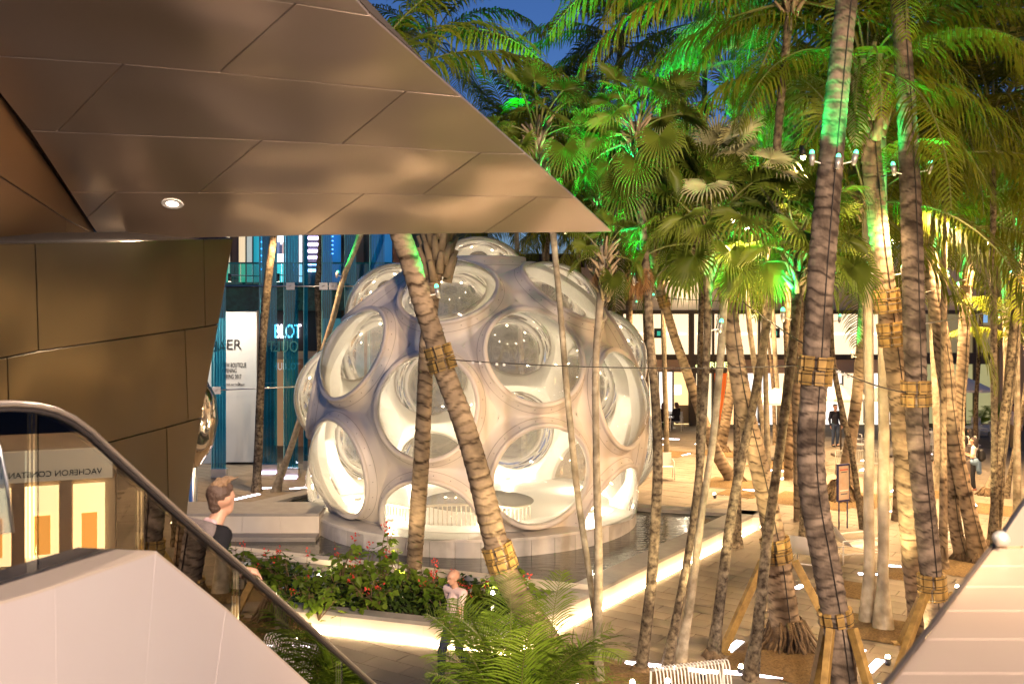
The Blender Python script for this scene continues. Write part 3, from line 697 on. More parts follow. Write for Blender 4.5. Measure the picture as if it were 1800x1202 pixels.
# dark soffit band, floor slab, balcony
ppart('soffit_band', mat('dark_green_glass', (.004, .05, .045), .15, noise=(6, (.01, .09, .08), .1)), lb, 300, 720, 503, 546, 39.6, 1.2)
ppart('floor_slab', mat('blue_slab', (.01, .08, .16), .3), lb, 300, 720, 496, 504, 38.9, 2.5)
M_rib = mat('steel_rib', (.5, .42, .33), .3, .8)
for i in range(30):
    x = 392 + i * 10.3; ppart('balcony_glass', M_tealgl if i < 12 else M_bluegl, lb, x + .4, x + 9.9, 463, 500, 38.8, .02)
ppart('balcony_rail', mat('teal_rail', (.0, .12, .14), .2), lb, 300, 720, 461, 464, 38.75, .08)
tag(lb, kind=None)
# upper lit bays
def em(name, c, e): return mat(name, c, .5, emit=e, ecol=c)
bays = [(300, 396, em('green_lit_bay', (.15, .55, .40), .5)), (396, 405, em('cream_lit', (.9, .75, .5), .7)), (405, 418, M_brown), (418, 432, em('gold_lit', (.8, .62, .38), .8)), (432, 444, em('grey_lit', (.5, .55, .5), .6)),
        (444, 462, em('teal_lit', (.03, .4, .42), .5)), (462, 480, M_grey), (480, 485, em('cream_lit', (.9, .75, .5), .7)), (485, 503, em('poster_white', (.8, .85, .95), 1.2)), (503, 524, em('teal_lit', (.03, .4, .42), .5)),
        (524, 532, em('poster_white', (.8, .85, .95), 1.2)), (532, 562, M_grey), (562, 600, em('blue_lit', (.01, .13, .33), .6)), (600, 615, M_lbw), (615, 640, mat('terracotta_wall', (.42, .2, .12), .6)), (640, 652, M_grey), (652, 690, em('blue_lit', (.01, .13, .33), .6)), (690, 720, MATS['terracotta_wall'])]
for a, b, m in bays: ppart('upper_bay', m, lb, a + .4, b - .4, 330, 496, 41.2, .25)
for a, _, _ in bays[1:]: ppart('mullion', M_frame, lb, a - .8, a + .8, 330, 496, 41.1, .1)
for i in range(8): ppart('light_slat', M_lav, lb, 536, 559, 393 + i * 11.4, 398 + i * 11.4, 41.0, .1)
for i in range(7):
    ppart('blue_dot', mat('blue_led', (.1, .3, 1), .3, emit=5, ecol=(.15, .4, 1)), lb, 456, 459.5, 400 + i * 12, 402.5 + i * 12, 40.9, .1)
    ppart('blue_dot', MATS['blue_led'], lb, 581, 585, 400 + i * 7.5, 401.4 + i * 7.5, 40.9, .1)
for a, c in [(487, (.25, .3, .5)), (491, (.1, .12, .2)), (496, (.8, .55, .5))]: ppart('poster_figure', em('poster_ink%d' % a, c, .5), lb, a, a + 5, 422 + (a % 3) * 4, 446, 41.1, .1)
# boutique hoarding (white banner wall)
bn = empty('banner', (pxX(424, 36.3), 36.3, 0)); tag(bn, 'tall white hoarding panel with black lettering behind the blue fins', 'sign')
M_ban = mat('white_hoarding', (.62, .62, .58), .45, noise=(.8, (.70, .70, .66), .3))
ppart('panel', M_ban, bn, 396, 451, 548, 812, 36.3, 2.6); ppart('edge_trim', M_brown, bn, 451.3, 453.5, 546, 812, 36.35, 2.5)
M_ink = mat('black_lettering', (.02, .02, .02), .5)
def btxt(s, px, py, hpx, sx=1, m=M_ink):
    return text('lettering', s, hpx / F * 36.3 / .72, m, bn, Matrix.Translation(Vector((pxX(px, 36.3), 36.285, pyZ(py, 36.3))) - bn.location) @ UPR, .004, sx=sx)
text('lettering', 'CARTIER'[-2:], 18 / F * 36.3 / .72, M_ink, bn, Matrix.Translation(Vector((pxX(397.5, 36.3), 36.285, pyZ(614, 36.3))) - bn.location) @ UPR, .01)
for t, y in [('NEW BOUTIQUE', 645), ('OPENING', 655), ('SPRING 2017', 665.5)]:
    btxt(t, 391 if 'B' in t else (391 if 'O' in t else 392), y, 8, .50 if 'B' in t else .52)
btxt('visit our boutique', 398, 677, 4, .8); btxt('>', 418, 679, 9, .7)
hb = empty('hoarding', (pxX(370, 35.5), 35.5, 0)); tag(hb, 'low white hoarding wall left of the banner beside the metal wall', 'wall')
for i in range(4): ppart('panel', M_ban, hb, 296 + i * 25.3, 320.8 + i * 25.3, 560, 822, 36.6, 1.5)
# chrome curved sculpture edge at the wall
cs = empty('chrome_sculpture', (pxX(355, 28), 28, 0)); tag(cs, 'curved chrome form peeking out beside the leaning metal wall', 'sculpture')
mb = MB(); mb.lathe([(0, 1.35), (.35, 1.2), (.62, .7), (.68, 0), (.55, -.7), (.25, -1.2), (0, -1.35)], c=(-.25, 0, pyZ(740, 28)), n=28); mb.build('body', mat('chrome_warm', (.85, .75, .62), .08, 1.0), cs, True)
mb = MB(); mb.lathe([(0, 0), (.3, 0), (.12, .15), (.1, pyZ(740, 28) - 1.1)], c=(-.25, 0, 0), n=16); mb.build('foot', M_steel, cs, True)
# glass fins with rods
FIN = [(372, 397, 'leftmost, beside the white banner'), (456, 487, 'second from the left, behind the thin mottled trunk'), (499, 524, 'in front of the white shop letters'), (534, 541, 'narrow, right of the white shop letters'), (566, 584, 'behind the dark thin trunk'), (606, 626, 'at the upper left of the dome'), (650, 676, 'at the right, behind the dome')]
for i, (a, b, d) in enumerate(FIN):
    D = 33.4 + (i % 2) * .9
    if i == 3: D = 35
    f = empty('glass_fin', (pxX((a + b) / 2, D), D, 0)); tag(f, 'tall blue glass fin, ' + d, 'glass fin', 'blue glass fins')
    X0, X1 = pxX(a, D), pxX(b, D)
    part('glass_blade', M_bluegl, f, X0, X1, D, D + .03, .32, 12.5); part('glass_blade', M_bluegl, f, X0 + .05, X1 - .05, D + .16, D + .19, .32, 12.5)
    part('glass_edge', mat('fin_edge', (.35, .8, .85), .2), f, X0 - .012, X0, D, D + .19, .32, 12.5)
    for k in range(1, 5): part('glass_rib', mat('fin_rib', (.02, .25, .38), .2), f, X0 + (X1 - X0) * k / 5 - .006, X0 + (X1 - X0) * k / 5 + .006, D + .05, D + .14, .32, 12.5)
    part('base_clamp', M_steel, f, X0 - .02, X1 + .02, D - .05, D + .25, .02, .32, .01)
    if i in (1, 2, 4): 
        part('base_light', M_lav, f, X0 + .02, X1 - .02, D - .22, D - .16, .02, .06)
for py, x0, x1, lab in [(503, 395, 640, 'upper'), (686, 372, 520, 'lower')]:
    rd = empty('steel_rod', (pxX(x0, 33.2), 33.2, pyZ(py, 33.2))); tag(rd, lab + ' horizontal steel rod with square clamps across the blue glass fins', 'rod', 'rods across the glass fins')
    mb = MB(); mb.tube([(0, 0, 0), (pxX(x1, 33.2) - pxX(x0, 33.2), 0, .12 if lab == 'lower' else 0)], .022, 6); mb.build('bar', M_steel, rd, True)
    for x in ((511, 569, 586) if lab == 'upper' else (381,)):
        mb = MB(); X = pxX(x, 33.2) - rd.location.x; mb.box((X, -.04, 0), (.28, .03, .24)); c = mb.build('clamp_plate', M_white, rd); bev(c, .008)
        mb = MB(); mb.tube([(X - .04, -.06, -.02), (X + .05, -.10, .03)], .02, 6); mb.build('bolt', M_steel, c)
for i, (a, b, s) in enumerate([(377, 398, 'GEAJ'[:3]), (457, 492, 'R-REG'[:2]), (499, 525, 'OULTR')]):  # shop names reflected in the fins, modelled as solid mirrored letters
    D = 33.35 + (.9 if i == 1 else 0)
    M = Matrix.Translation(Vector((pxX(b if i else 397, D), D - .01, pyZ(618, D)))) @ Matrix.Rotation(pi, 4, 'Z') @ UPR
    f = [o for o in COL.objects if o.name.startswith('glass_fin') and o.type == 'EMPTY'][i]
    text('lettering', ['AEG', 'R-', 'OULTR'][i], .52, mat('teal_reflection', (.01, .10, .14), .5), f, Matrix.Translation(-f.location) @ M, .004, sx=.75)

# ------------------------------------------------------------------ right building
rb = empty('shop_building', (12, 47, 0)); tag(rb, 'beige shop building with dark framed lit windows and orange curtains behind the palms', 'building')
DB = 47.0
ppart('upper_wall', M_stucco, rb, 1030, 1900, 440, 548, DB, 1.5)
ppart('upper_wall', M_stucco, rb, 560, 1030, 470, 548, DB + .1, 1.5)
M_tealem = em('teal_lit_glass', (.05, .6, .42), .45)
for i in range(9): ppart('terrace_glass', M_tealem, rb, 1150 + i * 40, 1188 + i * 40, 424, 440, DB + .2, .06)
ppart('terrace_rail', M_white, rb, 1150, 1512, 441, 444, DB - .05, .1)
M_blind = mat('lit_cream_blind', (.85, .72, .5), .7, emit=1.0, ecol=(1, .80, .52), noise=(.5, (.75, .6, .42), .3))
M_shopw = mat('lit_white_interior', (.9, .88, .85), .6, emit=1.0, ecol=(1, .93, .86)); M_shopy = mat('lit_yellow_interior', (.9, .65, .3), .6, emit=1.1, ecol=(1, .68, .30))
M_shopo = mat('lit_orange_curtain', (.75, .13, .02), .7, emit=.5, ecol=(1, .16, .02)); M_shopc = mat('lit_cream_interior', (.9, .78, .55), .6, emit=1.0, ecol=(1, .82, .52))  # the curtain's emission paints in the shop light behind it
ppart('frame', M_frame, rb, 1090, 1760, 545, 552, DB - .12, .3); ppart('frame', M_frame, rb, 1090, 1760, 623, 632, DB - .12, .3)
for a, b in [(1096, 1210), (1221, 1252), (1256, 1333), (1337, 1440), (1444, 1520), (1524, 1606)]:
    ppart('window', M_blind, rb, a, b, 552, 623, DB + .05, .1)
    ppart('ceiling_strip', em('strip_glow', (1, .9, .7), 1.6), rb, a + 4, b - 4, 585, 588, DB + .02, .03)
for a, b in [(1092, 1096), (1211, 1220), (1252, 1256), (1333, 1337), (1440, 1444), (1520, 1524), (1606, 1612)]: ppart('mullion', M_frame, rb, a, b, 552, 744, DB - .1, .25)
for a in (1150, 1355): ppart('picture', M_black, rb, a, a + 16, 577, 594, DB - .02, .05); ppart('picture_light', M_tealem, rb, a + 5, a + 11, 582, 590, DB - .05, .03)
ppart('fascia', mat('peach_fascia', (.62, .42, .27), .6), rb, 1096, 1212, 632, 652, DB, .2); ppart('fascia', M_frame, rb, 1212, 1296, 632, 656, DB - .05, .3); ppart('fascia', MATS['peach_fascia'], rb, 1296, 1606, 632, 656, DB, .2)
bays = [(1096, 1158, M_shopc), (1158, 1182, M_shopw), (1184, 1212, M_shopy), (1223, 1252, M_shopc), (1252, 1262, M_shopo), (1264, 1280, M_shopo), (1281, 1296, M_shopy), (1298, 1310, M_shopo), (1312, 1336, M_shopw), (1338, 1360, M_shopw), (1362, 1384, M_shopc), (1386, 1400, M_shopo), (1402, 1440, M_shopc), (1444, 1480, M_shopw), (1482, 1520, M_shopc), (1524, 1570, M_shopw), (1572, 1606, M_shopc)]
for a, b, m in bays: ppart('shop_bay', m, rb, a + .5, b - .5, 654, 746, DB + .1, .1)
for a, b, m in bays[1:]: ppart('mullion', M_frame, rb, a - 1, a + .8, 654, 746, DB, .12)
ppart('door_pier', M_frame, rb, 1212, 1223, 632, 748, DB - .15, .3)
ppart('screen', em('white_screen', (1, 1, 1), 2.2), rb, 1186, 1197, 677, 693, DB + .05, .04)
ppart('counter', mat('tan_counter', (.5, .36, .2), .5), rb, 1190, 1211, 712, 744, DB + .03, .05)
text('sign_letters', 'VHERNIER', .36, mat('pale_yellow_letters', (.8, .85, .35), .4, emit=2.2, ecol=(.85, .95, .35)), rb, Matrix.Translation(Vector((pxX(1219, DB), DB - .08, pyZ(645.5, DB))) - rb.location) @ UPR, .02, sx=1.12)
wl = empty('wall_lamp', (pxX(1203, DB), DB - .12, pyZ(493, DB))); tag(wl, 'small cylindrical wall lamp on the beige upper wall of the shop building', 'lamp')
mb = MB(); mb.tube([(0, 0, .12), (0, 0, .40)], .12, 12); mb.build('housing', M_grey, wl, True); mb = MB(); mb.tube([(0, 0, -.12), (0, 0, .115)], .11, 12); mb.build('lens', em('wall_lamp_glow', (1, .92, .75), 4), wl, True)
light('POINT', wl.location + Vector((0, -.4, -.3)), 60, (1, .85, .6), wl, size=.1)
# right hand shopfront, darker
M_dimg = mat('dim_interior', (.14, .11, .065), .4, emit=.3, ecol=(.55, .42, .2), noise=(.7, (.05, .04, .025), .25))
for a, b in [(1614, 1660), (1664, 1712), (1718, 1750)]:
    ppart('window', M_dimg, rb, a, b, 552, 622, DB + .05, .1); ppart('window', mat('dim_green_interior', (.2, .2, .1), .4, emit=.5, ecol=(.6, .55, .25), noise=(.6, (.06, .06, .04), .2)), rb, a, b, 640, 744, DB + .05, .1)
for a in (1612, 1660, 1712, 1750): ppart('mullion', M_frame, rb, a, a + 5, 550, 746, DB - .1, .25)
ppart('transom', M_frame, rb, 1612, 1755, 620, 640, DB - .14, .3)
ppart('shelf', mat('timber_shelf', (.4, .24, .08), .5), rb, 1716, 1744, 572, 584, DB, .1); ppart('screen', em('blue_screen', (.2, .4, .7), .8), rb, 1729, 1736, 553, 567, DB, .05)
ppart('side_wall', mat('brown_stucco', (.42, .28, .15), .8, noise=(.6, (.5, .34, .19), .3)), rb, 1757, 1950, 440, 748, DB - .6, 1)
part('roof', M_dark, rb, -9, 30, DB + 1, DB + 8, 0, 8.2)

# boutique on the right, outside the picture, seen mirrored in the escalator glass
vb = empty('boutique_kiosk', (10.35, 17.3, 0)); tag(vb, 'pale boutique kiosk with lit windows right of the plaza, mirrored in the escalator glass', 'kiosk')
vb.rotation_euler = (0, 0, radians(-40.3))
def vpart(name, m, x0, x1, y0, y1, z0, z1):
    mb = MB(); mb.bb(x0, x1, y0, y1, z0, z1); return mb.build(name, m, vb)
vpart('body', M_stucco, -1.2, 2.6, .2, 2.6, 0, 2.9); vpart('sign_band', em('lit_sign_band', (.75, .62, .42), .9), -1.15, 1.2, .0, .19, 2.22, 2.85)
text('sign_letters', 'VACHERON CONSTANTIN', .17, M_ink, vb, Matrix.Translation((-.95, -.012, 2.32)) @ UPR, .01)
for i, x in enumerate((-1.0, -.1, .8, 1.7)):
    vpart('window', em('bright_warm_window', (1, .72, .34), 5), x, x + .62, .1, .19, .5, 2.1); vpart('display', em('orange_display', (1, .42, .08), 3), x + .15, x + .45, .02, .09, .7, 1.5); vpart('pier', M_stucco, x + .64, x + .88, .08, .19, 0, 2.2)
r = empty('added_fill_lamp', (1.6, 1.0, 7.2)); tag(r, 'small added unseen spotlight above the viewer aimed at the areca palm', 'lamp'); mb = MB(); mb.lathe([(0, .2), (.07, .18), (.08, 0)], n=14); mb.build('shade', M_grey, r, True); mb = MB(); mb.lathe([(0, .01), (.075, .01)], n=14); mb.build('lens', M_lampem, r)  # lamp added to brighten the areca
light('SPOT', (1.6, 1.0, 7.15), 2600, (1, .80, .5), r, target=(.1, 11.3, 1.6), size=.06, spot=32, blend=.7)
# unseen lamps added behind the viewer and at the boutique balcony
for i, (p, t, pw, lab) in enumerate([((5.6, -3.5, 9.4), (-1.2, 5.0, 4.4), 8500, 'added unseen lamp behind the viewer lighting the escalator cladding and the parapet')]):
    r = empty('added_fill_lamp', p); tag(r, lab, 'lamp'); mb = MB(); mb.lathe([(0, .25), (.14, .22), (.16, .0), (.15, 0)], n=16); mb.build('shade', M_grey, r, True); mb = MB(); mb.lathe([(0, -.12), (.11, -.06), (.13, .0), (.1, .1)], n=16); mb.build('globe', M_lampem, r, True)
    light('SPOT', Vector(p) - Vector((0, 0, .15)), pw, (1, .80, .68), r, target=t, size=.15, spot=95)
for i, x in enumerate((-11.5, -9.9, -8.2)):  # downlights added to brighten the hoarding and the glass facade
    p = Vector((x, 34.9, 6.6)); r = empty('added_downlight', p); tag(r, ['left', 'middle', 'right'][i] + ' added downlight hanging before the boutique balcony above the white hoarding', 'lamp', 'added downlights before the boutique balcony')
    mb = MB(); mb.tube([(0, 0, .02), (0, 0, .3)], .06, 12); mb.build('housing', M_grey, r, True); mb = MB(); mb.lathe([(0, .015), (.055, .015)], n=12); mb.build('lens', M_lampem, r)
    mb = MB(); mb.tube([(0, 0, .25), (0, 3.95, .3)], .02, 6); mb.build('arm', M_grey, r)
    light('SPOT', p, 420, (1, .86, .70), r, target=p + Vector((0, .5, -5)), size=.06, spot=120)

# ------------------------------------------------------------------ palms
def smooth_path(pts, step):
    """Catmull-Rom through (Vector, radius) list, resampled"""
    out = []; n = len(pts)
    for i in range(n - 1):
        p0, p1, p2, p3 = pts[max(i - 1, 0)], pts[i], pts[i + 1], pts[min(i + 2, n - 1)]
        L = (p2[0] - p1[0]).length; k = max(1, int(round(L / step)))
        for j in range(k):
            t = j / k
            q = 0.5 * (2 * p1[0] + (p2[0] - p0[0]) * t + (2 * p0[0] - 5 * p1[0] + 4 * p2[0] - p3[0]) * t * t + (3 * p1[0] - p0[0] - 3 * p2[0] + p3[0]) * t ** 3)
            out.append((q, p1[1] + (p2[1] - p1[1]) * t))
    out.append(pts[-1]); return out
def trunk(pts, kind, parent, D):
    o0 = parent.location
    ringed = kind in ('coco', 'cocog'); sp = {'coco': .15, 'cocog': .15}.get(kind, .3)
    nseg = (22 if D < 19 else 14 if D < 27 else 10) if ringed else (14 if D < 20 else 10)
    step = sp / (5 if D < 22 else 3) if ringed else .16
    path = smooth_path(pts, step); rnd = random.Random(int(pts[0][0].x * 1000) & 0xffff)
    me = bpy.data.meshes.new('trunk'); V = []; Fs = []; A = []; s = 0; up = Vector((0, 1, 0)); N = len(path); ph = rnd.random() * 6
    jit = [rnd.uniform(-.32, .32) for _ in range(400)]; dep = [rnd.uniform(.5, 1.3) for _ in range(400)]
    for i, (p, r) in enumerate(path):
        if i: s += (p - path[i - 1][0]).length
        d = (path[min(i + 1, N - 1)][0] - path[max(i - 1, 0)][0]).normalized()
        a = d.cross(up).normalized(); c = a.cross(d).normalized()
        for k in range(nseg):
            t = tau * k / nseg
            if ringed:
                v = (s + .040 * sin(t + ph + s * .9) + .022 * sin(3 * t + s * 2.1) + .012 * sin(5 * t - s * 5)) / sp + 50; ki = int(v); v += jit[ki % 400] * .8; ki = int(v); fr = v - ki
                saw = (1 - fr); amp = .085 * dep[ki % 400]; rr = r * (1 + amp * (saw - .4)) * (1 + .02 * sin(2 * t + s)); sc = max(0, 1 - abs(fr - .90) / .18) * dep[(ki * 7) % 400]
                sc = max(sc, max(0, 1 - fr / .12) * .9)
            else:
                rr = r * (1 + .05 * sin(2 * t + s * 1.3 + ph) + .04 * sin(s * 2.9 + t)); sc = max(0, 1 - abs(((s + .02 * sin(t)) / sp) % 1 - .5) / .10) * .55
            V.append(p + (a * cos(t) + c * sin(t)) * rr - o0); A.append(min(1, sc))
    for i in range(N - 1):
        for k in range(nseg):
            k2 = (k + 1) % nseg; Fs.append((i * nseg + k, i * nseg + k2, (i + 1) * nseg + k2, (i + 1) * nseg + k))
    Fs.append(tuple((N - 1) * nseg + k for k in range(nseg)))
    me.from_pydata([tuple(v) for v in V], [], Fs); at = me.attributes.new('scar', 'FLOAT', 'POINT'); at.data.foreach_set('value', A)
    me.materials.append(BARK[kind]); me.polygons.foreach_set('use_smooth', [True] * len(Fs)); me.update()
    return me_obj('trunk', me, parent), path
# frond library -------------------------------------------------
def frond_mesh(L, elev, droop, m, seed, pairs=48, leaf=.74, wid=.044, hang=.5, dry=0):
    rnd = random.Random(seed); mb = MB(); n = 22; pts = []; p = Vector((0, 0, 0)); side = rnd.uniform(-.25, .25)
    for i in range(n + 1):
        t = i / n; e = radians(elev - droop * t ** 1.25); az = side * t
        d = Vector((cos(e) * cos(az), cos(e) * sin(az), sin(e))); pts.append((p.copy(), d)); p = p + d * (L / n)
    mb.tube([q[0] for q in pts], [.022 * L / 4 * (1 - .85 * i / n) + .003 for i in range(n + 1)], 5, m=1)
    for k in range(pairs):
        t = .14 + .86 * (k + .5) / pairs; x = t * n; i = min(int(x), n - 1); f = x - i
        q = pts[i][0].lerp(pts[i + 1][0], f); d = pts[i][1].lerp(pts[i + 1][1], f).normalized()
        sd = d.cross(Vector((0, 0, 1)));
        sd = sd.normalized() if sd.length > .05 else Vector((0, 1, 0))
        u = sd.cross(d).normalized(); ll = leaf * L / 4 * (sin(pi * min(1, (.10 + .9 * t) ** .85)) ** .6 + .10) * rnd.uniform(.9, 1.08)
        for sg in (-1, 1):
            v = (sd * sg * .85 + d * rnd.uniform(.45, .65) + u * rnd.uniform(.05, .3)).normalized(); w = wid * L / 4
            a = q; wv = (d * .9 + u * .25).normalized() * w / 2; H = hang * rnd.uniform(.7, 1.3)
            p1 = a + v * ll * .45 + Vector((0, 0, -.10 * H * ll)); v2 = (v + Vector((0, 0, -H * .9))).normalized(); p2 = p1 + v2 * ll * .32; v3 = (v2 + Vector((0, 0, -H * 1.1))).normalized(); p3 = p2 + v3 * ll * .30
            b = len(mb.v); mb.v += [tuple(a - wv * .6), tuple(a + wv * .6), tuple(p1 - wv), tuple(p1 + wv), tuple(p2 - wv * .75), tuple(p2 + wv * .75), tuple(p3)]
            mb.face((b, b + 1, b + 3, b + 2)); mb.face((b + 2, b + 3, b + 5, b + 4)); mb.face((b + 4, b + 5, b + 6))
    return mb.mesh('frond', [m, M_stalk if not dry else M_drylf])
def fan_mesh(Lp, elev, droop, R, m, seed, segs=36, tip=.45, dry=0):
    rnd = random.Random(seed); mb = MB(); n = 10; p = Vector((0, 0, 0)); pts = []; side = rnd.uniform(-.3, .3)
    for i in range(n + 1):
        t = i / n; e = radians(elev - droop * t); az = side * t; d = Vector((cos(e) * cos(az), cos(e) * sin(az), sin(e))); pts.append(p.copy()); p = p + d * (Lp / n)
    mb.tube(pts, [.016 * (1 - .4 * i / n) for i in range(n + 1)], 5, m=1)
    e = radians(elev - droop - rnd.uniform(10, 35)); az = side; d = Vector((cos(e) * cos(az), cos(e) * sin(az), sin(e))); c = pts[-1]
    sd = d.cross(Vector((0, 0, 1))).normalized(); u = sd.cross(d).normalized(); roll = rnd.uniform(-.5, .5); sd, u = sd * cos(roll) + u * sin(roll), u * cos(roll) - sd * sin(roll)
    half = radians(140)
    def dirn(a): return (d * cos(a) + sd * sin(a) + u * .18 * abs(sin(a))).normalized()
    for k in range(segs):
        a0 = -half + 2 * half * k / segs; a1 = -half + 2 * half * (k + 1) / segs; am = (a0 + a1) / 2; r = R * rnd.uniform(.88, 1.05) * (.72 + .28 * cos(am * .6))
        r1 = r * .42; d0, d1, dm = dirn(a0), dirn(a1), dirn(am); lift = u * .018
        b = len(mb.v); H = tip * rnd.uniform(.6, 1.3)
        e0, e1, em_ = c + d0 * r1, c + d1 * r1, c + dm * r1 + lift * 1.6
        g0 = c + dm * r * .80 + Vector((0, 0, -H * .12 * r)); w = r * .026; sw = (d1 - d0).normalized() * w
        tipp = c + dm * r * .97 + Vector((0, 0, -H * .5 * r))
        mb.v += [tuple(c), tuple(e0), tuple(em_), tuple(e1), tuple(g0 - sw), tuple(g0 + sw), tuple(tipp)]
        mb.face((b, b + 1, b + 2)); mb.face((b, b + 2, b + 3)); mb.face((b + 1, b + 4, b + 5, b + 2)); mb.face((b + 2, b + 5, b + 3)); mb.face((b + 4, b + 6, b + 5))
    return mb.mesh('leaf', [m, M_stalk if not dry else M_drylf])
PINN = [[frond_mesh(4.0, el, dr, M_frond, 10 * i + j, hang=hg) for j in range(2)] for i, (el, dr, hg) in enumerate([(80, 60, .5), (60, 85, .8), (40, 95, 1.1), (18, 92, 1.4), (-8, 72, 1.6), (-40, 45, 1.0)])]
def fanset(m, R, Lp, tip, s): return [[fan_mesh(Lp, el, dr, R, m, s + 10 * i + j, tip=tip) for j in range(2)] for i, (el, dr) in enumerate([(82, 15), (60, 30), (35, 40), (10, 45), (-15, 40), (-50, 20)])]
FANG = fanset(M_fan, .54, .72, .7, 100); FANS = fanset(M_silver, .66, 1.0, .55, 300); FAND = fanset(M_drylf, .5, .35, .9, 500)
def crown(parent, top, kind, n, scale, rz=0.0, lo=0, hi=5, tiltv=.1, sel=None):
    lib = {'pinn': PINN, 'fan': FANG, 'silver': FANS}[kind]; rnd = random.Random(int(top.x * 977) & 0xfff)
    for k in range(n):
        az = rz + k * 2.39996; f = k / max(1, n - 1); e = lo + (hi - lo) * f; i = min(5, max(0, int(round(e + rnd.uniform(-.4, .4)))))
        if parent.location.y < 16.9 and kind == 'pinn' and top.z > 8.5 and sin(az) < -.25: continue
        o = me_obj('frond' if kind == 'pinn' else 'leaf', lib[i][rnd.randrange(2)], parent, tuple(top + Vector((cos(az), sin(az), 0)) * .08 + Vector((0, 0, -f * .35 * scale)) - parent.location))
        o.rotation_euler = (rnd.uniform(-tiltv, tiltv), rnd.uniform(-tiltv, tiltv), az); o.scale = (scale * rnd.uniform(.85, 1.1),) * 3
def boots(parent, top, r, n=16, h=.6, m=None):
    mb = MB(); rnd = random.Random(int(top.z * 999))
    for k in range(n):
        a = k * 2.4; z = -h * k / n; rr = r * (1.0 + .2 * rnd.random()); b = top - parent.location + Vector((cos(a) * rr * .7, sin(a) * rr * .7, z - .1)); L = rnd.uniform(.8, 1.5) * (.12 + r * 1.1)
        mb.tube([b, b + Vector((cos(a) * .08, sin(a) * .08, L * .5)), b + Vector((cos(a) * .2, sin(a) * .2, L))], [r * .42, r * .34, r * .2], 5)
    o = mb.build('leaf_boots', m or M_boot, parent, True); return o
def path_at(path, z):
    b = min(path, key=lambda q: abs(q[0].z - z)); i = path.index(b); j = min(i + 3, len(path) - 1); k = max(i - 3, 0)
    return b[0], b[1], (path[j][0] - path[k][0]).normalized()
def collar(parent, path, z, rows=2, nb=12, h=.20, wide=.15, shared={}):
    nb = 8 if nb == 12 else nb; jr = random.Random(int(z * 100))
    p, r, d = path_at(path, z); c = empty('brace_collar'); c.parent = parent; c.location = p - parent.location
    c.rotation_euler = d.to_track_quat('Z', 'Y').to_euler()
    for j in range(rows):
        for k in range(nb):
            a = tau * (k + .15 * j) / nb; mb = MB(); mb.box((r + .03, 0, (j - (rows - 1) / 2) * (h + .012)), (.045 + jr.uniform(0, .015), min(wide, tau * (r + .03) / nb * .80) * jr.uniform(.8, 1.05), h * jr.uniform(.9, 1.04))); o = mb.build('wood_block', M_wood, c); o.rotation_euler = (0, 0, a)
    mb = MB()
    for j in range(rows):
        for q in (-.3, .3):
            zz = (j - (rows - 1) / 2) * (h + .012) + q * h; mb.tube([((r + .062) * cos(tau * k / 24), (r + .062) * sin(tau * k / 24), zz) for k in range(25)], .006, 4, cap=False)
    mb.build('metal_strap', M_cable, c); return c
def braces(parent, path, z, dirs, reach, m=None):
    p, r, d = path_at(path, z)
    for a in dirs:
        v = Vector((cos(a), sin(a), 0)); t = p + v * (r + .08); b = Vector((p.x + v.x * reach, p.y + v.y * reach, .03)); dd = b - t
        mb = MB(); mb.box((0, 0, 0), (.10, .13, dd.length)); o = mb.build('brace_post', M_wood, parent); o.location = (t + b) / 2 - parent.location; o.rotation_euler = dd.to_track_quat('Z', 'Y').to_euler(); bev(o, .008)
        mb = MB(); mb.box(b - parent.location, (.30, .16, .04)); mb.build('foot_block', M_wood, o if False else parent)
def spot(p, aim, label, group='green tree spotlights', power=30, color=GREEN, lens=None, head=.042, lit=True, spread=75, L=.17):
    r = empty('tree_spotlight', p); d = (Vector(aim) - Vector(p)).normalized(); tag(r, label, 'spotlight', group); M = d.to_track_quat('Z', 'Y').to_matrix()
    mb = MB(); mb.lathe([(0, -L), (head * .55, -L), (head, -L * .5), (head, 0), (head * .85, 0), (head * .85, -.02)], n=14, M=M); mb.build('housing', M_alu if color == GREEN else M_grey, r, True)
    mb = MB(); mb.lathe([(head * .84, -.012), (head * .78, .03), (head * .45, .055), (0, .062)], n=14, M=M); mb.build('lens', lens or (M_greenem if color == GREEN else M_lampem), r)
    if lit: light('SPOT', Vector(p) + d * .09, power, color, r, target=Vector(p) + d * 3, size=.10, spot=spread, blend=.6)
    return r
NAMEG = 'palm trees of the plaza'
PALMS = {}
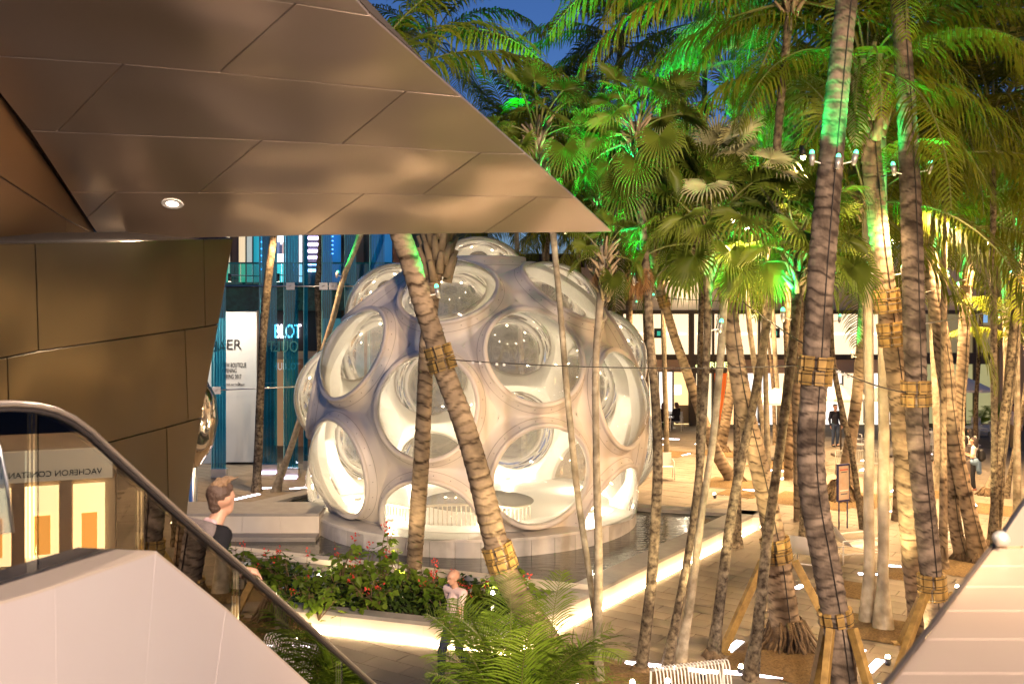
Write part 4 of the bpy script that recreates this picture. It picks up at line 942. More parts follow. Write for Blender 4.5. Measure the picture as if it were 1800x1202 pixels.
def palm(key, label, kind, D, pts, ck=None, n=0, cs=1.0, lo=0, hi=5, flare=1.5, cable=False, cols=(), ext=None, boot=True, rz=None, tiltv=.12, dz=0):
    """pts: (px, py, width px) from base to top, at depth D"""
    L = []
    for i, q in enumerate(pts):
        dd = q[3] if len(q) > 3 else D; v = P(q[0], q[1], dd); L.append((v, max(.03, q[2] / 2 / F * dd)))
    if L[0][0].z > .02:      # carry the trunk on down to the ground
        d = (L[0][0] - L[1][0]); k = L[0][0].z / max(.3, -d.z) if d.z < 0 else 0; b = L[0][0] + Vector((d.x * k * .7, 0, 0)); b.z = 0; L.insert(0, (b, L[0][1] * 1.05))
    else: L[0] = (Vector((L[0][0].x, L[0][0].y, 0)), L[0][1])
    b0, r0 = L[0]; up = (L[1][0] - b0).normalized(); h1 = .14 * flare; h2 = .34 * flare
    if flare > 1.0 and (L[1][0] - b0).length > h2 * 1.5: L = [(b0 - Vector((0, 0, .05)), r0 * flare), (b0 + up * h1, r0 * (1 + (flare - 1) * .6)), (b0 + up * h2, r0 * 1.04)] + L[1:]
    nm = 'palm_tree'
    root = empty(nm, (b0.x, b0.y, 0)); tag(root, label, 'palm tree', NAMEG)
    t, path = trunk(L, kind, root, D); top = L[-1][0]
    if ck == 'pinn' and D > 25 and pts[-1][1] > 340: hi = min(hi, 2.7)
    if ck in ('fan', 'silver') and pts[-1][1] > 300: hi = min(hi, 3.3)
    if D > 21 and pts[-1][1] > 320 and pts[-1][0] > 1580: hi = min(hi, 3)
    if ck:
        crown(root, top, ck, n, cs, rz if rz is not None else b0.x * 3.3, lo, hi, tiltv)
        if boot: boots(root, top, L[-1][1] * (1.1 if ck == 'pinn' else .75) + .015, 18 if ck == 'pinn' else 30, .55 if ck == 'pinn' else .8)
    if cable:
        mb = MB(); cp = [q[0] + Vector((0, -1, 0)) * (q[1] + .012) + Vector((q[1] * .12, 0, 0)) - root.location for q in path[::4] if q[0].z > .1]; mb.tube(cp, .009 if D < 19 else .008, 5); mb.build('cable', M_cable, root, True)
    for z in cols: collar(root, path, z, *( (2, 12) if D < 22 else (2, 10)))
    PALMS[key] = (root, path); return root, path
zof = lambda py, D: CH - (py - HY) / F * D

palm('T1', 'thick leaning ringed palm crossing in front of the dome, with a wooden collar', 'coco', 16.0,
     [(992, 1190, 52), (965, 1130, 46), (905, 1040, 44), (878, 975, 42), (858, 900, 42), (838, 820, 40), (812, 735, 39), (782, 655, 38), (762, 590, 37), (741, 525, 36), (722, 462, 36), (705, 415, 36), (672, 320, 34), (640, 230, 32), (615, 160, 30)], 'pinn', 20, 1.15, 0, 2.6, flare=1.9, cols=(zof(628, 16), zof(978, 16)))
palm('T2', 'upright ringed palm in the planter, crossing behind the leaning one before the dome', 'coco', 20.6,
     [(728, 992, 27), (734, 905, 28), (741, 800, 28), (746, 700, 27), (750, 610, 27), (757, 540, 27), (763, 480, 28), (768, 425, 30), (770, 380, 30)], flare=1.2)
boots(PALMS['T2'][0], P(770, 405, 20.6), .26, 30, 1.0)
palm('T3', 'slender mottled palm between the white banner and the shop letters', 'slen', 31, [(451, 868, 15), (456, 740, 14), (461, 620, 14), (468, 520, 14), (480, 420, 13), (494, 250, 12)], 'pinn', 12, .9, 0, 2.5)
palm('T4', 'very thin dark palm rising just left of the dome top', 'slen', 34, [(566, 850, 10), (563, 700, 10), (562, 600, 10), (558, 520, 10), (561, 470, 10), (564, 415, 9), (566, 300, 9)], 'pinn', 10, .7, 0, 2)
palm('T5', 'thin leaning pale palm left of the dome behind the pool corner', 'slenl', 31, [(484, 868, 13), (505, 805, 12), (530, 730, 11), (560, 640, 10), (585, 560, 10), (602, 495, 10), (632, 415, 10), (672, 300, 9)], 'pinn', 12, .8, 0, 2)
palm('T6', 'slender pale palm before the right part of the dome, second pale trunk', 'slenl', 15.6, [(1055, 1205, 20), (1051, 1120, 15), (1052, 950, 14), (1048, 800, 13), (1047, 650, 12), (1054, 540, 13), (1060, 460, 15), (1062, 432, 16)], 'fan', 9, .62, 0, 4)
palm('T7', 'thin greenish grey palm leaning left in front of the right part of the dome', 'slenl', 15.9, [(1053, 1165, 10), (1045, 1080, 10), (1030, 970, 11), (1012, 840, 11), (998, 700, 11), (987, 570, 11), (976, 450, 11), (966, 340, 12), (950, 250, 18), (945, 225, 20)], 'fan', 24, 1.0, 0, 5)
palm('T8', 'dark spotted slender palm at the right edge of the dome', 'slen', 15.95, [(1127, 1180, 24), (1142, 1050, 20), (1150, 950, 18), (1156, 830, 17), (1152, 700, 16), (1143, 600, 16), (1137, 500, 16), (1130, 400, 14), (1122, 300, 13), (1118, 240, 15), (1118, 215, 18)], 'fan', 26, 1.05, 0, 5)
palm('T9', 'dark slender palm with a green glow and a bushy fan crown', 'slen', 16.2, [(1172, 1175, 16), (1190, 1080, 15), (1212, 960, 14), (1228, 840, 14), (1238, 700, 13), (1243, 600, 13), (1244, 520, 14), (1245, 450, 22), (1244, 390, 28)], 'fan', 38, 1.3, 0, 5)
palm('T10', 'slender palm twinned behind the dark one with the bushy fan crown', 'slenl', 16.5, [(1196, 1165, 16), (1216, 1040, 14), (1234, 900, 13), (1252, 780, 13), (1264, 660, 13), (1272, 540, 13), (1276, 430, 13), (1278, 330, 12)], 'silver', 16, .95, 0, 4)
palm('T11', 'tall dark slender palm rising through the whole picture right of the pool', 'slen', 16.7, [(1254, 1155, 20), (1266, 1050, 18), (1282, 930, 17), (1305, 800, 16), (1330, 680, 16), (1348, 560, 16), (1358, 430, 15), (1364, 300, 15), (1372, 180, 15), (1384, 60, 15), (1392, -30, 18)], 'pinn', 26, 1.15, 0, 5)
palm('T12', 'dark slender palm beside the white bench with a lit green neck', 'slen', 15.7, [(1319, 1200, 22), (1332, 1100, 20), (1345, 980, 18), (1362, 850, 17), (1380, 720, 17), (1392, 620, 17), (1400, 530, 17), (1402, 460, 22), (1402, 420, 26)], 'fan', 28, 1.15, 0, 5)
palm('T13', 'ringed palm propped by yellow timber braces with a hairy root mound', 'coco', 17.1, [(1384, 1140, 62), (1378, 1080, 50), (1368, 990, 42), (1352, 900, 36), (1332, 810, 34), (1312, 730, 33), (1298, 660, 32), (1288, 590, 28), (1282, 520, 25), (1276, 450, 24), (1268, 400, 24), (1262, 350, 24)], 'fan', 20, 1.1, 0, 4, flare=1.35, cable=True, cols=(zof(967, 17.1), zof(512, 17.1)))
braces(*PALMS['T13'], zof(985, 17.1), (radians(-165), radians(-12), radians(80)), 1.05)
palm('T14', 'ringed palm bending sharply right near its foot behind the pool', 'coco', 32.6, [(1292, 852, 24), (1270, 815, 22), (1250, 775, 20), (1226, 710, 18), (1208, 655, 17), (1188, 600, 16), (1173, 550, 15), (1160, 505, 15), (1148, 450, 15), (1138, 400, 14)], 'pinn', 20, 1.0, cols=(zof(528, 32.6),))
palm('T15', 'ringed palm leaning left with a kinked foot in the middle of the plaza', 'coco', 38.7, [(1270, 798, 20), (1268, 782, 20), (1276, 735, 18), (1284, 680, 17), (1288, 600, 15), (1290, 520, 14), (1292, 460, 14)], 'pinn', 18, 1.1)
palm('T16', 'very thin pale palm behind the propped one', 'slenl', 36, [(1352, 816, 10), (1345, 780, 9), (1335, 700, 9), (1322, 610, 9), (1312, 520, 9), (1306, 440, 9)], 'pinn', 16, 1.0)
palm('T17', 'thin grey palm right of the orange curtains', 'slenl', 37, [(1378, 815, 10), (1374, 760, 9), (1368, 700, 8), (1362, 620, 8), (1358, 540, 8), (1350, 440, 8)], 'pinn', 14, .95)
palm('T18', 'very thick grey ringed palm right of centre with a wooden collar and green lights', 'cocog', 14.3, [(1492, 1265, 44), (1482, 1180, 45), (1468, 1080, 46), (1448, 970, 48), (1430, 870, 49), (1425, 780, 48), (1430, 690, 46), (1436, 600, 46), (1442, 500, 46), (1450, 400, 45), (1459, 300, 42), (1470, 180, 40), (1482, 60, 38), (1490, -20, 38), (1502, -190, 36)], 'pinn', 24, 1.2, 0, 3.4, flare=1.3, cable=True, cols=(zof(650, 14.3),))
collar(*PALMS['T18'], zof(1085, 14.3), 1, 8, .22, .10); braces(*PALMS['T18'], zof(1095, 14.3), (radians(-125), radians(-55), radians(100)), .75)
palm('T19', 'thick dark grey ringed palm, the right one of the foreground pair', 'cocog', 16.0, [(1650, 1180, 34), (1643, 1100, 34), (1637, 1010, 36), (1628, 920, 38), (1618, 820, 38), (1612, 740, 38), (1609, 640, 38), (1606, 540, 38), (1604, 440, 36), (1600, 330, 35), (1594, 200, 33), (1586, 80, 31), (1580, 0, 30), (1570, -170, 28)], 'pinn', 22, 1.15, 0, 3.4, cable=True, cols=(zof(692, 16), zof(1030, 16)))
braces(*PALMS['T19'], zof(1040, 16), (radians(-140), radians(-20), radians(90)), 1.3)
palm('T20', 'ringed palm with two wooden collars left of the dark grey one', 'coco', 17.2, [(1625, 1140, 42), (1614, 1060, 38), (1603, 960, 37), (1595, 860, 37), (1586, 770, 36), (1578, 680, 35), (1568, 600, 34), (1558, 520, 34), (1548, 440, 34), (1540, 360, 34), (1533, 290, 34), (1527, 210, 32), (1524, 150, 34), (1522, 100, 36)], 'pinn', 26, 1.0, cable=True, cols=(zof(530, 17.2), zof(588, 17.2)))
boots(PALMS['T20'][0], P(1528, 140, 17.2), .26, 26, 1.1)
palm('T21', 'smooth whitish palm trunk, left one of the bright close pair', 'pale', 18.4, [(1529, 1098, 26), (1528, 1000, 19), (1527, 880, 18), (1528, 700, 17), (1526, 560, 16), (1524, 440, 16), (1522, 330, 15)], 'pinn', 18, 1.0, flare=1.5)
palm('T22', 'smooth whitish palm trunk, right one of the bright close pair', 'pale', 18.0, [(1553, 1110, 28), (1552, 1010, 20), (1553, 880, 19), (1553, 700, 18), (1551, 520, 17), (1551, 300, 14), (1549, 130, 13), (1546, -20, 13)], 'pinn', 18, 1.0, flare=1.5)
palm('T23', 'ringed palm with a broad dark root mound near the poster stand', 'coco', 29.7, [(1478, 880, 38), (1488, 830, 26), (1496, 770, 21), (1504, 715, 20), (1512, 640, 20), (1518, 560, 19), (1522, 480, 18), (1524, 400, 18)], 'pinn', 20, 1.1, flare=1.9)
palm('T24', 'thin dark palm slanting left beside the poster stand', 'slen', 26, [(1519, 930, 12), (1508, 870, 11), (1496, 790, 10), (1480, 720, 10), (1468, 660, 10), (1462, 600, 9), (1460, 520, 9), (1462, 430, 9)], 'fan', 16, 1.1)
palm('T26', 'orange lit ringed palm leaning left before the group of standing people', 'coco', 22.6, [(1724, 1000, 30), (1708, 920, 27), (1692, 850, 26), (1680, 790, 26), (1668, 710, 26), (1662, 640, 26), (1650, 560, 26), (1640, 500, 25), (1636, 440, 25), (1636, 390, 24)], 'pinn', 22, 1.0, cable=True)
palm('T27', 'ringed palm crossing behind the orange lit leaning one', 'coco', 22.9, [(1694, 998, 28), (1682, 940, 22), (1674, 880, 21), (1668, 800, 20), (1665, 720, 20), (1650, 600, 19), (1652, 500, 19), (1655, 400, 19), (1658, 340, 19)], 'pinn', 20, .95, flare=1.3, cable=True)
palm('T28', 'ringed palm with a small collar before the dark shopfront', 'coco', 29, [(1688, 885, 23), (1685, 800, 21), (1686, 720, 20), (1692, 640, 20), (1696, 560, 19), (1700, 480, 19), (1703, 410, 19), (1703, 375, 20)], 'pinn', 22, 1.0, cable=True, cols=(zof(490, 29),))
palm('T29', 'dark slender palm near the right edge with a high collar', 'slen', 24, [(1746, 962, 22), (1752, 890, 20), (1758, 800, 20), (1768, 720, 19), (1778, 640, 19), (1786, 560, 18), (1792, 500, 18), (1795, 420, 17), (1797, 330, 17)], 'pinn', 20, 1.1, cable=True, cols=(zof(505, 24),))
palm('T30', 'very thin grey palm slanting at the right edge', 'slen', 30, [(1768, 895, 9), (1776, 830, 8), (1790, 760, 8), (1802, 690, 8), (1815, 600, 8)], 'pinn', 10, .9)
palm('T31', 'palm with a short leaning foot behind the dark slender one at right', 'slenl', 30.5, [(1738, 872, 26), (1750, 838, 18), (1760, 800, 16), (1768, 740, 14), (1770, 640, 13), (1768, 520, 13), (1762, 430, 12)], 'pinn', 18, 1.0)
palm('T32', 'thin pale palm beside the man in dark clothes', 'slenl', 31, [(1649, 866, 15), (1648, 780, 13), (1645, 700, 12), (1640, 600, 12), (1634, 500, 11), (1628, 430, 11)], 'pinn', 18, 1.0)
palm('T33', 'thin pale palm with a small mound left of the seated pair', 'slenl', 38, [(1172, 798, 10), (1171, 740, 9), (1168, 650, 9), (1166, 560, 8), (1164, 470, 8)], 'fan', 16, 1.3)
palm('T34', 'short ringed palm with a collar right behind the dome', 'coco', 38, [(1108, 800, 12), (1106, 700, 12), (1106, 600, 12), (1106, 540, 12), (1104, 470, 12), (1100, 420, 12)], 'pinn', 20, 1.1, cols=(zof(519, 38),))
palm('T35', 'ringed palm rising behind the top right bubble of the dome', 'coco', 36, [(1078, 800, 15), (1076, 640, 14), (1075, 540, 14), (1073, 470, 13), (1068, 420, 14), (1060, 380, 14)], 'pinn', 20, 1.1)
palm('T38', 'ringed palm behind the very thick grey one', 'coco', 27, [(1405, 900, 20), (1404, 780, 19), (1400, 660, 19), (1408, 560, 18), (1420, 470, 17), (1424, 380, 17)], 'pinn', 20, 1.0)
palm('T39', 'pale ringed palm just left of the very thick grey one', 'coco', 33, [(1386, 830, 17), (1388, 740, 16), (1386, 620, 16), (1380, 500, 15), (1376, 420, 15)], 'pinn', 20, 1.1, cols=(zof(480, 33),))
# taller palms of the back rows: mainly crowns in the picture
BACK = [(905, 33.5, 300, 'pinn', 'behind the dome below the fan crowns'), (965, 34.5, 345, 'pinn', 'behind the dome, low crown near the canopy tip'), (1010, 36, 250, 'pinn', 'behind the dome, tall crown left of the green fans'), (1050, 33, 330, 'pinn', 'behind the dome, crown above the top right bubble'),
        (1200, 30, 250, 'pinn', 'in the second row above the shop sign'), (1290, 24, 150, 'silver', 'with big silvery fan leaves at the top centre'), (1335, 31, 300, 'pinn', 'in the second row right of the silvery fans'), (1420, 25, 230, 'silver', 'with silvery fans left of the very thick grey trunk'),
        (1590, 27, 260, 'pinn', 'in the second row behind the foreground pair'), (1660, 22, 120, 'pinn', 'tall, at the upper right'), (1745, 21, 190, 'pinn', 'tall, near the upper right corner'), (1790, 26, 90, 'pinn', 'tallest at the right edge'), (1830, 30, 360, 'pinn', 'cut by the right edge, middle height'),
        (1240, 27, 20, 'pinn', 'tall, dark crown at the top centre'), (1090, 31.5, 60, 'pinn', 'tall, dark crown left of the top centre'), (870, 33, 110, 'pinn', 'tall, behind the canopy slope'), (760, 34, 60, 'pinn', 'tall, behind the canopy slope, leftmost'), (955, 42, 380, 'pinn', 'far behind the dome top'), (1490, 33, 290, 'pinn', 'in the third row behind the thick grey trunk'), (1130, 39, 400, 'pinn', 'far right behind the dome, low crown'), (1560, 38, 400, 'pinn', 'far, before the dark shop windows'), (1730, 36, 410, 'pinn', 'far, before the dark shopfront at right'), (1340, 41, 430, 'pinn', 'far, before the beige upper wall')]
for i, (px, D, py, ck, d) in enumerate(BACK):
    if i in (4, 18, 20, 15): continue
    rnd = random.Random(i); lean = rnd.uniform(-25, 25); yb = HY + CH * F / D; w = rnd.uniform(7, 10) * 30 / D
    palm('B%d' % i, ('fan palm ' if ck == 'silver' else 'feather palm ') + d, rnd.choice(['coco', 'slenl', 'slen']), D, [(px + lean, yb, w * 1.3), (px + lean * .8, yb * .7 + py * .3, w), (px + lean * .3, yb * .35 + py * .65, w * .9), (px, py, w)], ck, 24 if ck == 'pinn' else 20, 1.15 if ck == 'pinn' else 1.5, 0, 5)
M_root = mat('root_fibre', (.07, .045, .025), .9, noise=(9, (.22, .15, .08), .2), bump=(25, 1, .03))
for key, R0, H in [('T13', .58, .55), ('T1', .62, .4), ('T23', .75, .6), ('T26', .38, .3), ('T20', .40, .3), ('T14', .45, .3), ('T15', .40, .3), ('T29', .32, .22), ('T27', .3, .25), ('T31', .4, .25), ('T8', .2, .14), ('T11', .2, .14)]:
    root = PALMS[key][0]; rnd = random.Random(key); mb = MB(); rr0 = PALMS[key][1][3][1] * .92
    for q in range(90):
        a = rnd.uniform(0, tau); h = H * rnd.uniform(.45, 1.0); R1 = R0 * rnd.uniform(.6, 1.05)
        mb.tube([(cos(a) * rr0, sin(a) * rr0, h), (cos(a + .1) * (rr0 + (R1 - rr0) * .35), sin(a + .1) * (rr0 + (R1 - rr0) * .35), h * .62), (cos(a + rnd.uniform(-.25, .25)) * R1, sin(a + .1) * R1, .0)], [.030, .026, .018], 5)
    mb.lathe([(R0 * .8, 0), (R0 * .6, H * .3), (rr0 * 1.1, H * .75), (rr0 * .9, H)], n=20); tag(mb.build('root_mound', M_root, root, True), kind='stuff')
# dry skirt on T8 and hanging dead leaves
root = PALMS['T8'][0]; p = P(1124, 462, 15.95)
for k in range(9):
    o = me_obj('dry_leaf', FAND[5][k % 2], root, tuple(p - root.location)); o.rotation_euler = (0, radians(12), k * .7); o.scale = (.62,) * 3
root = PALMS['T6'][0]; p = P(1060, 470, 15.6)
for k in range(7):
    o = me_obj('dry_leaf', FAND[5][k % 2], root, tuple(p - root.location)); o.rotation_euler = (0, radians(10), k * .9); o.scale = (.45,) * 3

# green spots strapped to the trunks -------------------------------------------------
def tspot(key, py, side, label, power=45, lit=True, up=2.2, spread=80):
    power *= 4.0; root, path = PALMS[key]; D = path[len(path) // 2][0].y; p, r, d = path_at(path, zof(py, D)); v = Vector((side, -.35 if side else -1, 0)).normalized()
    q = p + v * (r + .16); aim = q + d * up + v * (.25 if side else -.12); o = spot(q, aim, label, power=power, lit=lit, spread=spread)
    mb = MB(); mb.tube([(0, 0, -.10), tuple(-v * .20 + Vector((0, 0, -.14)))], .012, 6); mb.build('bracket', M_white, o, True)
tspot('T18', 283, 0, 'middle green spotlight of the three on the very thick grey trunk', 40)
tspot('T18', 272, -1, 'left green spotlight of the three on the very thick grey trunk', 70); tspot('T18', 272, 1, 'right green spotlight of the three on the very thick grey trunk', 70)
tspot('T19', 292, -1, 'left spotlight of the two on the dark grey trunk at the top right', 60); tspot('T19', 290, 1, 'right spotlight of the two on the dark grey trunk at the top right', 60)
tspot('T20', 470, 1, 'right spotlight above the upper collar of the two collar trunk', 120); tspot('T20', 468, -1, 'left spotlight above the upper collar of the two collar trunk', 60)
tspot('T9', 570, 1, 'white cased green spotlight on the dark trunk under the bushy fan crown', 70); tspot('T12', 545, -1, 'green spotlight on the dark slender trunk left of the very thick one', 90)
tspot('T8', 480, -1, 'green spotlight just below the dry leaf skirt', 120, up=3); tspot('T8', 325, -1, 'green spotlight high on the green lit thin trunk', 90)
tspot('T7', 400, 1, 'green spotlight on the thin trunk by the canopy tip', 90); tspot('T1', 505, 1, 'green spotlight high on the leaning trunk before the dome', 70)
tspot('T26', 480, 1, 'green spotlight on the orange lit leaning trunk', 110); tspot('T5', 478, -1, 'green spotlight on the thin leaning trunk left of the dome', 90)
tspot('T14', 520, -1, 'green spotlight above the collar of the bent ringed palm', 90); tspot('T34', 530, 1, 'small green spotlight on the short ringed palm behind the dome', 60); tspot('T39', 500, -1, 'small green spotlight on the pale ringed palm left of the thick one', 90)
tspot('T29', 480, -1, 'green spotlight on the dark slender palm near the right edge', 110); tspot('T28', 500, -1, 'green spotlight by the small collar before the dark shopfront', 90)
tspot('T10', 440, 1, 'green spotlight on the twin trunk below the silvery fans', 90); tspot('B5', 330, -1, 'green spotlight on the trunk of the silvery fan palm', 200); tspot('B3', 420, 1, 'green spotlight behind the top right bubble of the dome', 110); tspot('T24', 560, 1, 'green spotlight on the thin slanting palm', 80)
tspot('T31', 560, -1, 'green spotlight on the palm with the leaning foot', 80); tspot('T23', 620, -1, 'green spotlight on the ringed palm with the broad mound', 90)
tspot('T15', 500, 1, 'green spotlight on the palm with the kinked foot', 90)

for i, (px, py, D, tx, ty, pw, lab) in enumerate([(985, 330, 17.5, 1030, 200, 700, 'added green spotlight in the fan fronds near the canopy tip'), (1105, 400, 17.5, 1090, 200, 900, 'added green spotlight low in the green lit fan crown'), (1205, 330, 19, 1180, 130, 900, 'added green spotlight below the top centre fronds'),
    (1330, 380, 18, 1310, 250, 700, 'added green spotlight right of the bushy fan crown'), (1440, 470, 20, 1420, 350, 700, 'added green spotlight left of the very thick trunk, low'), (1640, 430, 24, 1650, 250, 1200, 'added green spotlight high between the right palms'), (1740, 440, 25, 1760, 380, 900, 'added green spotlight in the low fronds at right'), (930, 260, 30, 880, 60, 1100, 'added green spotlight behind the canopy slope')]):
    spot(P(px, py, D), P(tx, ty, D + .6), lab, power=pw, spread=85)  # loose spots added to turn the crowns green
# ------------------------------------------------------------------ warm floodlights, most of them added out of view, and uplights
def flood(loc, tgt, power, label, color=WARM, spread=80, size=.35):
    r = empty('floodlight', loc); tag(r, label, 'floodlight', 'warm floodlights on the buildings'); d = (Vector(tgt) - Vector(loc)).normalized(); M = d.to_track_quat('Z', 'Y').to_matrix()
    mb = MB(); mb.box(tuple(-d * .16), (.44, .30, .16), M); mb.build('housing', M_grey, r, bevel=.02); mb = MB(); mb.box(tuple(-d * .075), (.38, .24, .012), M); mb.build('lens', M_lampem, r)
    light('SPOT', Vector(loc) + d * .02, power, color, r, target=tgt, size=size, spot=spread, blend=.5)
flood((14, -4, 11), (12, 26, 6), 10500, 'added unseen floodlight behind the viewer at right, aimed at the palm grove')
flood((3.4, -2, 9.6), (0.3, 26, 2.0), 10000, 'added unseen floodlight behind the viewer aimed at the white dome', (1, .70, .45), 60)
flood((24, 12, 9), (9, 25, 0), 13000, 'added unseen floodlight right of the plaza aimed across the palms', (1, .60, .27), 58)
flood((17.5, 45.4, 8.6), (9, 30, 2), 3500, 'floodlight high on the shop building at right, shining towards the viewer', (1, .68, .38), 90)
def up(px, py, label, power=260, aim=None, z=.0, spread=70, col=(1, .72, .40), D=None):
    p = G(px, py, z) if D is None else P(px, py, D); p = p + Vector((0, 0, .1)); a = aim or (p + Vector((0, .1, 3)))
    return spot(p, a, label, 'warm uplights at the feet of the palms', power, col, M_lampem, .05, True, spread, .16)
up(560, 1022, 'left of the three bright uplights in the planter', 120, z=.35, aim=G(560, 1022, .35) + Vector((.3, 1.4, 1.0)), spread=130)
up(705, 1036, 'middle of the three bright uplights in the planter', 260, z=.35, aim=P(745, 600, 20.6), spread=90)
up(866, 1052, 'right of the three bright uplights in the planter', 300, z=.35, aim=P(850, 700, 17), spread=90)
UPL = [(1012, 1200, 'T1', 700), (1105, 1192, 'T6', 300), (1165, 1190, 'T8', 300), (1225, 1175, 'T10', 400), (1290, 1166, 'T11', 500), (1430, 1170, 'T13', 700), (1525, 1200, 'T18', 1500), (1541, 1150, 'T21', 900), (1590, 1165, 'T20', 350),
       (1664, 1030, 'T26', 1100), (1775, 980, 'T29', 900), (1445, 900, 'T23', 900), (1300, 812, 'T15', 1200), (1250, 870, 'T14', 900), (1400, 830, 'T39', 1200), (1610, 880, 'T32', 1000), (1700, 890, 'T28', 1000)]
for px, py, k, pw in UPL:
    root, path = PALMS[k]; top = path[-1][0]; p = G(px, py) - Vector((0, .5, 0))
    up(0, 0, 'warm ground uplight beside the ' + root['label'].split(',')[0].replace('palm ', 'palm ')[:60].strip() if False else 'warm ground uplight beside the ' + ' '.join(root['label'].split()[:9]).rstrip(','), pw, aim=top, spread=48, D=None) if False else spot(p + Vector((0, 0, .12)), p.lerp(top, .9) + Vector((0, 0, 1)), 'warm ground uplight by the ' + ' '.join(root['label'].replace(',', '').split()[:10]), 'warm uplights at the feet of the palms', pw * 1.6, (1, .74, .36), M_lampem, .05, True, 55, .14)
for k, z, pw in [('T11', 8.3, 900), ('T13', 7.2, 800), ('T20', 8.0, 1400), ('T26', 7.6, 2400), ('T9', 7.3, 600), ('T23', 7.6, 3600), ('T15', 7.6, 4200), ('T29', 7.8, 2600), ('T39', 7.6, 4200), ('T28', 7.6, 4000), ('T33', 7.2, 3600), ('T32', 7.4, 3000), ('T16', 7.4, 3000), ('T3', 8.4, 2200)]:  # lamps added in the palms to brighten trunks, paving and hoarding
    root, path = PALMS[k]; p, r, d = path_at(path, z); q = p + Vector((.30, -r - .42, 0))
    o = spot(q, q + Vector((.25, -.25, -3)), 'added warm downlight high on the ' + ' '.join(root['label'].replace(',', '').split()[:10]), 'added warm downlights in the palms', pw, (1, .64, .32), M_lampem, .05, True, 108, .18)
    mb = MB(); mb.tube([(0, 0, .14), tuple(p - q + Vector((0, 0, .10)))], .012, 6); mb.build('bracket', M_grey, o, True)

# ------------------------------------------------------------------ light bars in the paving
BARS = [(402, 880, 455, 868, 'lavender bar left of the pool by the thin mottled trunk'), (510, 859, 541, 856, 'lavender bar at the foot of a blue glass fin, behind the pool corner'), (455, 858, 480, 857, 'lavender bar at the foot of the second blue glass fin'),
        (1161, 771, 1194, 772, 'bar before the seated pair'), (1152, 780, 1166, 781, 'bar beside the dome edge, below the seated pair'), (1222, 780, 1236, 781, 'bar just left of the kinked ringed palm, far'), (1197, 800, 1211, 797, 'short bar in the open paving left of the two dark trunks'), (1224, 805, 1234, 805, 'tiny bar left of the kinked ringed palm'),
        (1271, 798, 1282, 799, 'tiny bar touching the kinked ringed palm'), (1243, 853, 1256, 849, 'short tilted bar left of the bent ringed palm'), (1306, 860, 1329, 862, 'bar right of the bent ringed palm'), (1273, 869, 1313, 872, 'long bar just beyond the pool corner'), (1374, 842, 1388, 837, 'short bar left of the thick grey trunk'), (1368, 881, 1384, 875, 'tilted bar close to the left of the thick grey trunk'),
        (1385, 796, 1403, 788, 'tilted bar far left of the thick grey trunk'), (1384, 816, 1406, 816, 'bar at the foot of the thin grey palm near the umbrella'), (1350, 826, 1381, 828, 'long bar behind the propped palm'), (1449, 855, 1466, 856, 'bar beside the broad root mound'), (1498, 857, 1508, 857, 'tiny bar behind the poster stand'), (1569, 864, 1578, 858, 'tiny tilted bar right of the bright pale pair'),
        (1565, 899, 1581, 899, 'bar right of the bright pale pair, middle distance'), (1514, 827, 1524, 822, 'tiny bar left of the bright pale pair, upper'), (1514, 810, 1525, 808, 'tiny bar left of the bright pale pair, farthest'), (1626, 798, 1639, 798, 'bar left of the man in dark clothes, farther one'), (1626, 810, 1637, 810, 'bar left of the man in dark clothes, nearer one'),
        (1509, 1008, 1548, 1010, 'long bar crossing behind the bright pale pair'), (1562, 994, 1583, 995, 'bar right of the bright pale pair, nearest'), (1399, 1034, 1411, 1028, 'short tilted bar right of the timber brace'), (1503, 1153, 1516, 1141, 'short steep bar right of the thick grey foot'), (1526, 1180, 1548, 1159, 'long steep bar at the bottom, right of the thick grey foot'),
        (1099, 1164, 1187, 1173, 'long bar behind the white bench, left'), (1276, 1147, 1301, 1126, 'steep bar between the white bench and the propped palm'), (1272, 1180, 1376, 1190, 'longest bar, right of the white bench'), (1210, 1176, 1262, 1181, 'bar seen through the slats of the white bench'), (498, 1095, 517, 1079, 'steep bar seen through the escalator glass')]
for x0, y0, x1, y1, d in BARS:
    a, b = G(x0, y0, .03), G(x1, y1, .03); c = (a + b) / 2; v = b - a; L = v.length
    r = empty('light_bar', (c.x, c.y, .018), atan2(v.y, v.x)); tag(r, 'white recessed light ' + d, 'light bar', 'recessed light bars in the paving')
    if len(r['label'].split()) > 16: r['label'] = ' '.join(r['label'].split()[:16])
    w = .055 + .02 * min(1, L)
    mb = MB(); mb.box((0, 0, .006), (L + .04, w * 2 + .04, .012)); mb.build('frame', M_alu, r, bevel=.004); mb = MB(); mb.box((0, 0, .014), (L, w * 2, .012)); mb.build('lens', M_whiteem, r, bevel=.003)

# ------------------------------------------------------------------ planter shrubs and ground cover
def leaf_quad(mb, p, d, n, L, w, m=0):
    s = d.cross(n).normalized() * w / 2; tip = p + d * L - n * L * .15; mid = p + d * L * .45 + n * L * .05
    b = len(mb.v); mb.v += [tuple(p), tuple(mid - s), tuple(tip), tuple(mid + s), tuple(p + d * L * .15 - s * .8), tuple(p + d * L * .15 + s * .8)]
    mb.face((b, b + 4, b + 1, b + 2), m); mb.face((b, b + 2, b + 3, b + 5), m)
def rv(r): 
    v = Vector((r.gauss(0, 1), r.gauss(0, 1), r.gauss(0, 1))); return v.normalized()
SH = [(412, 985, .95), (438, 1010, 1.0), (470, 1000, .95), (500, 1010, .9), (532, 1015, .85), (598, 1005, 1.15), (632, 1015, 1.05), (668, 1000, 1.25), (700, 1010, 1.1), (655, 1040, .8), (745, 1015, .85), (775, 1035, .8), (888, 1010, .85), (925, 1030, .7), (560, 1045, .7), (480, 1042, .7), (835, 1035, .7)]
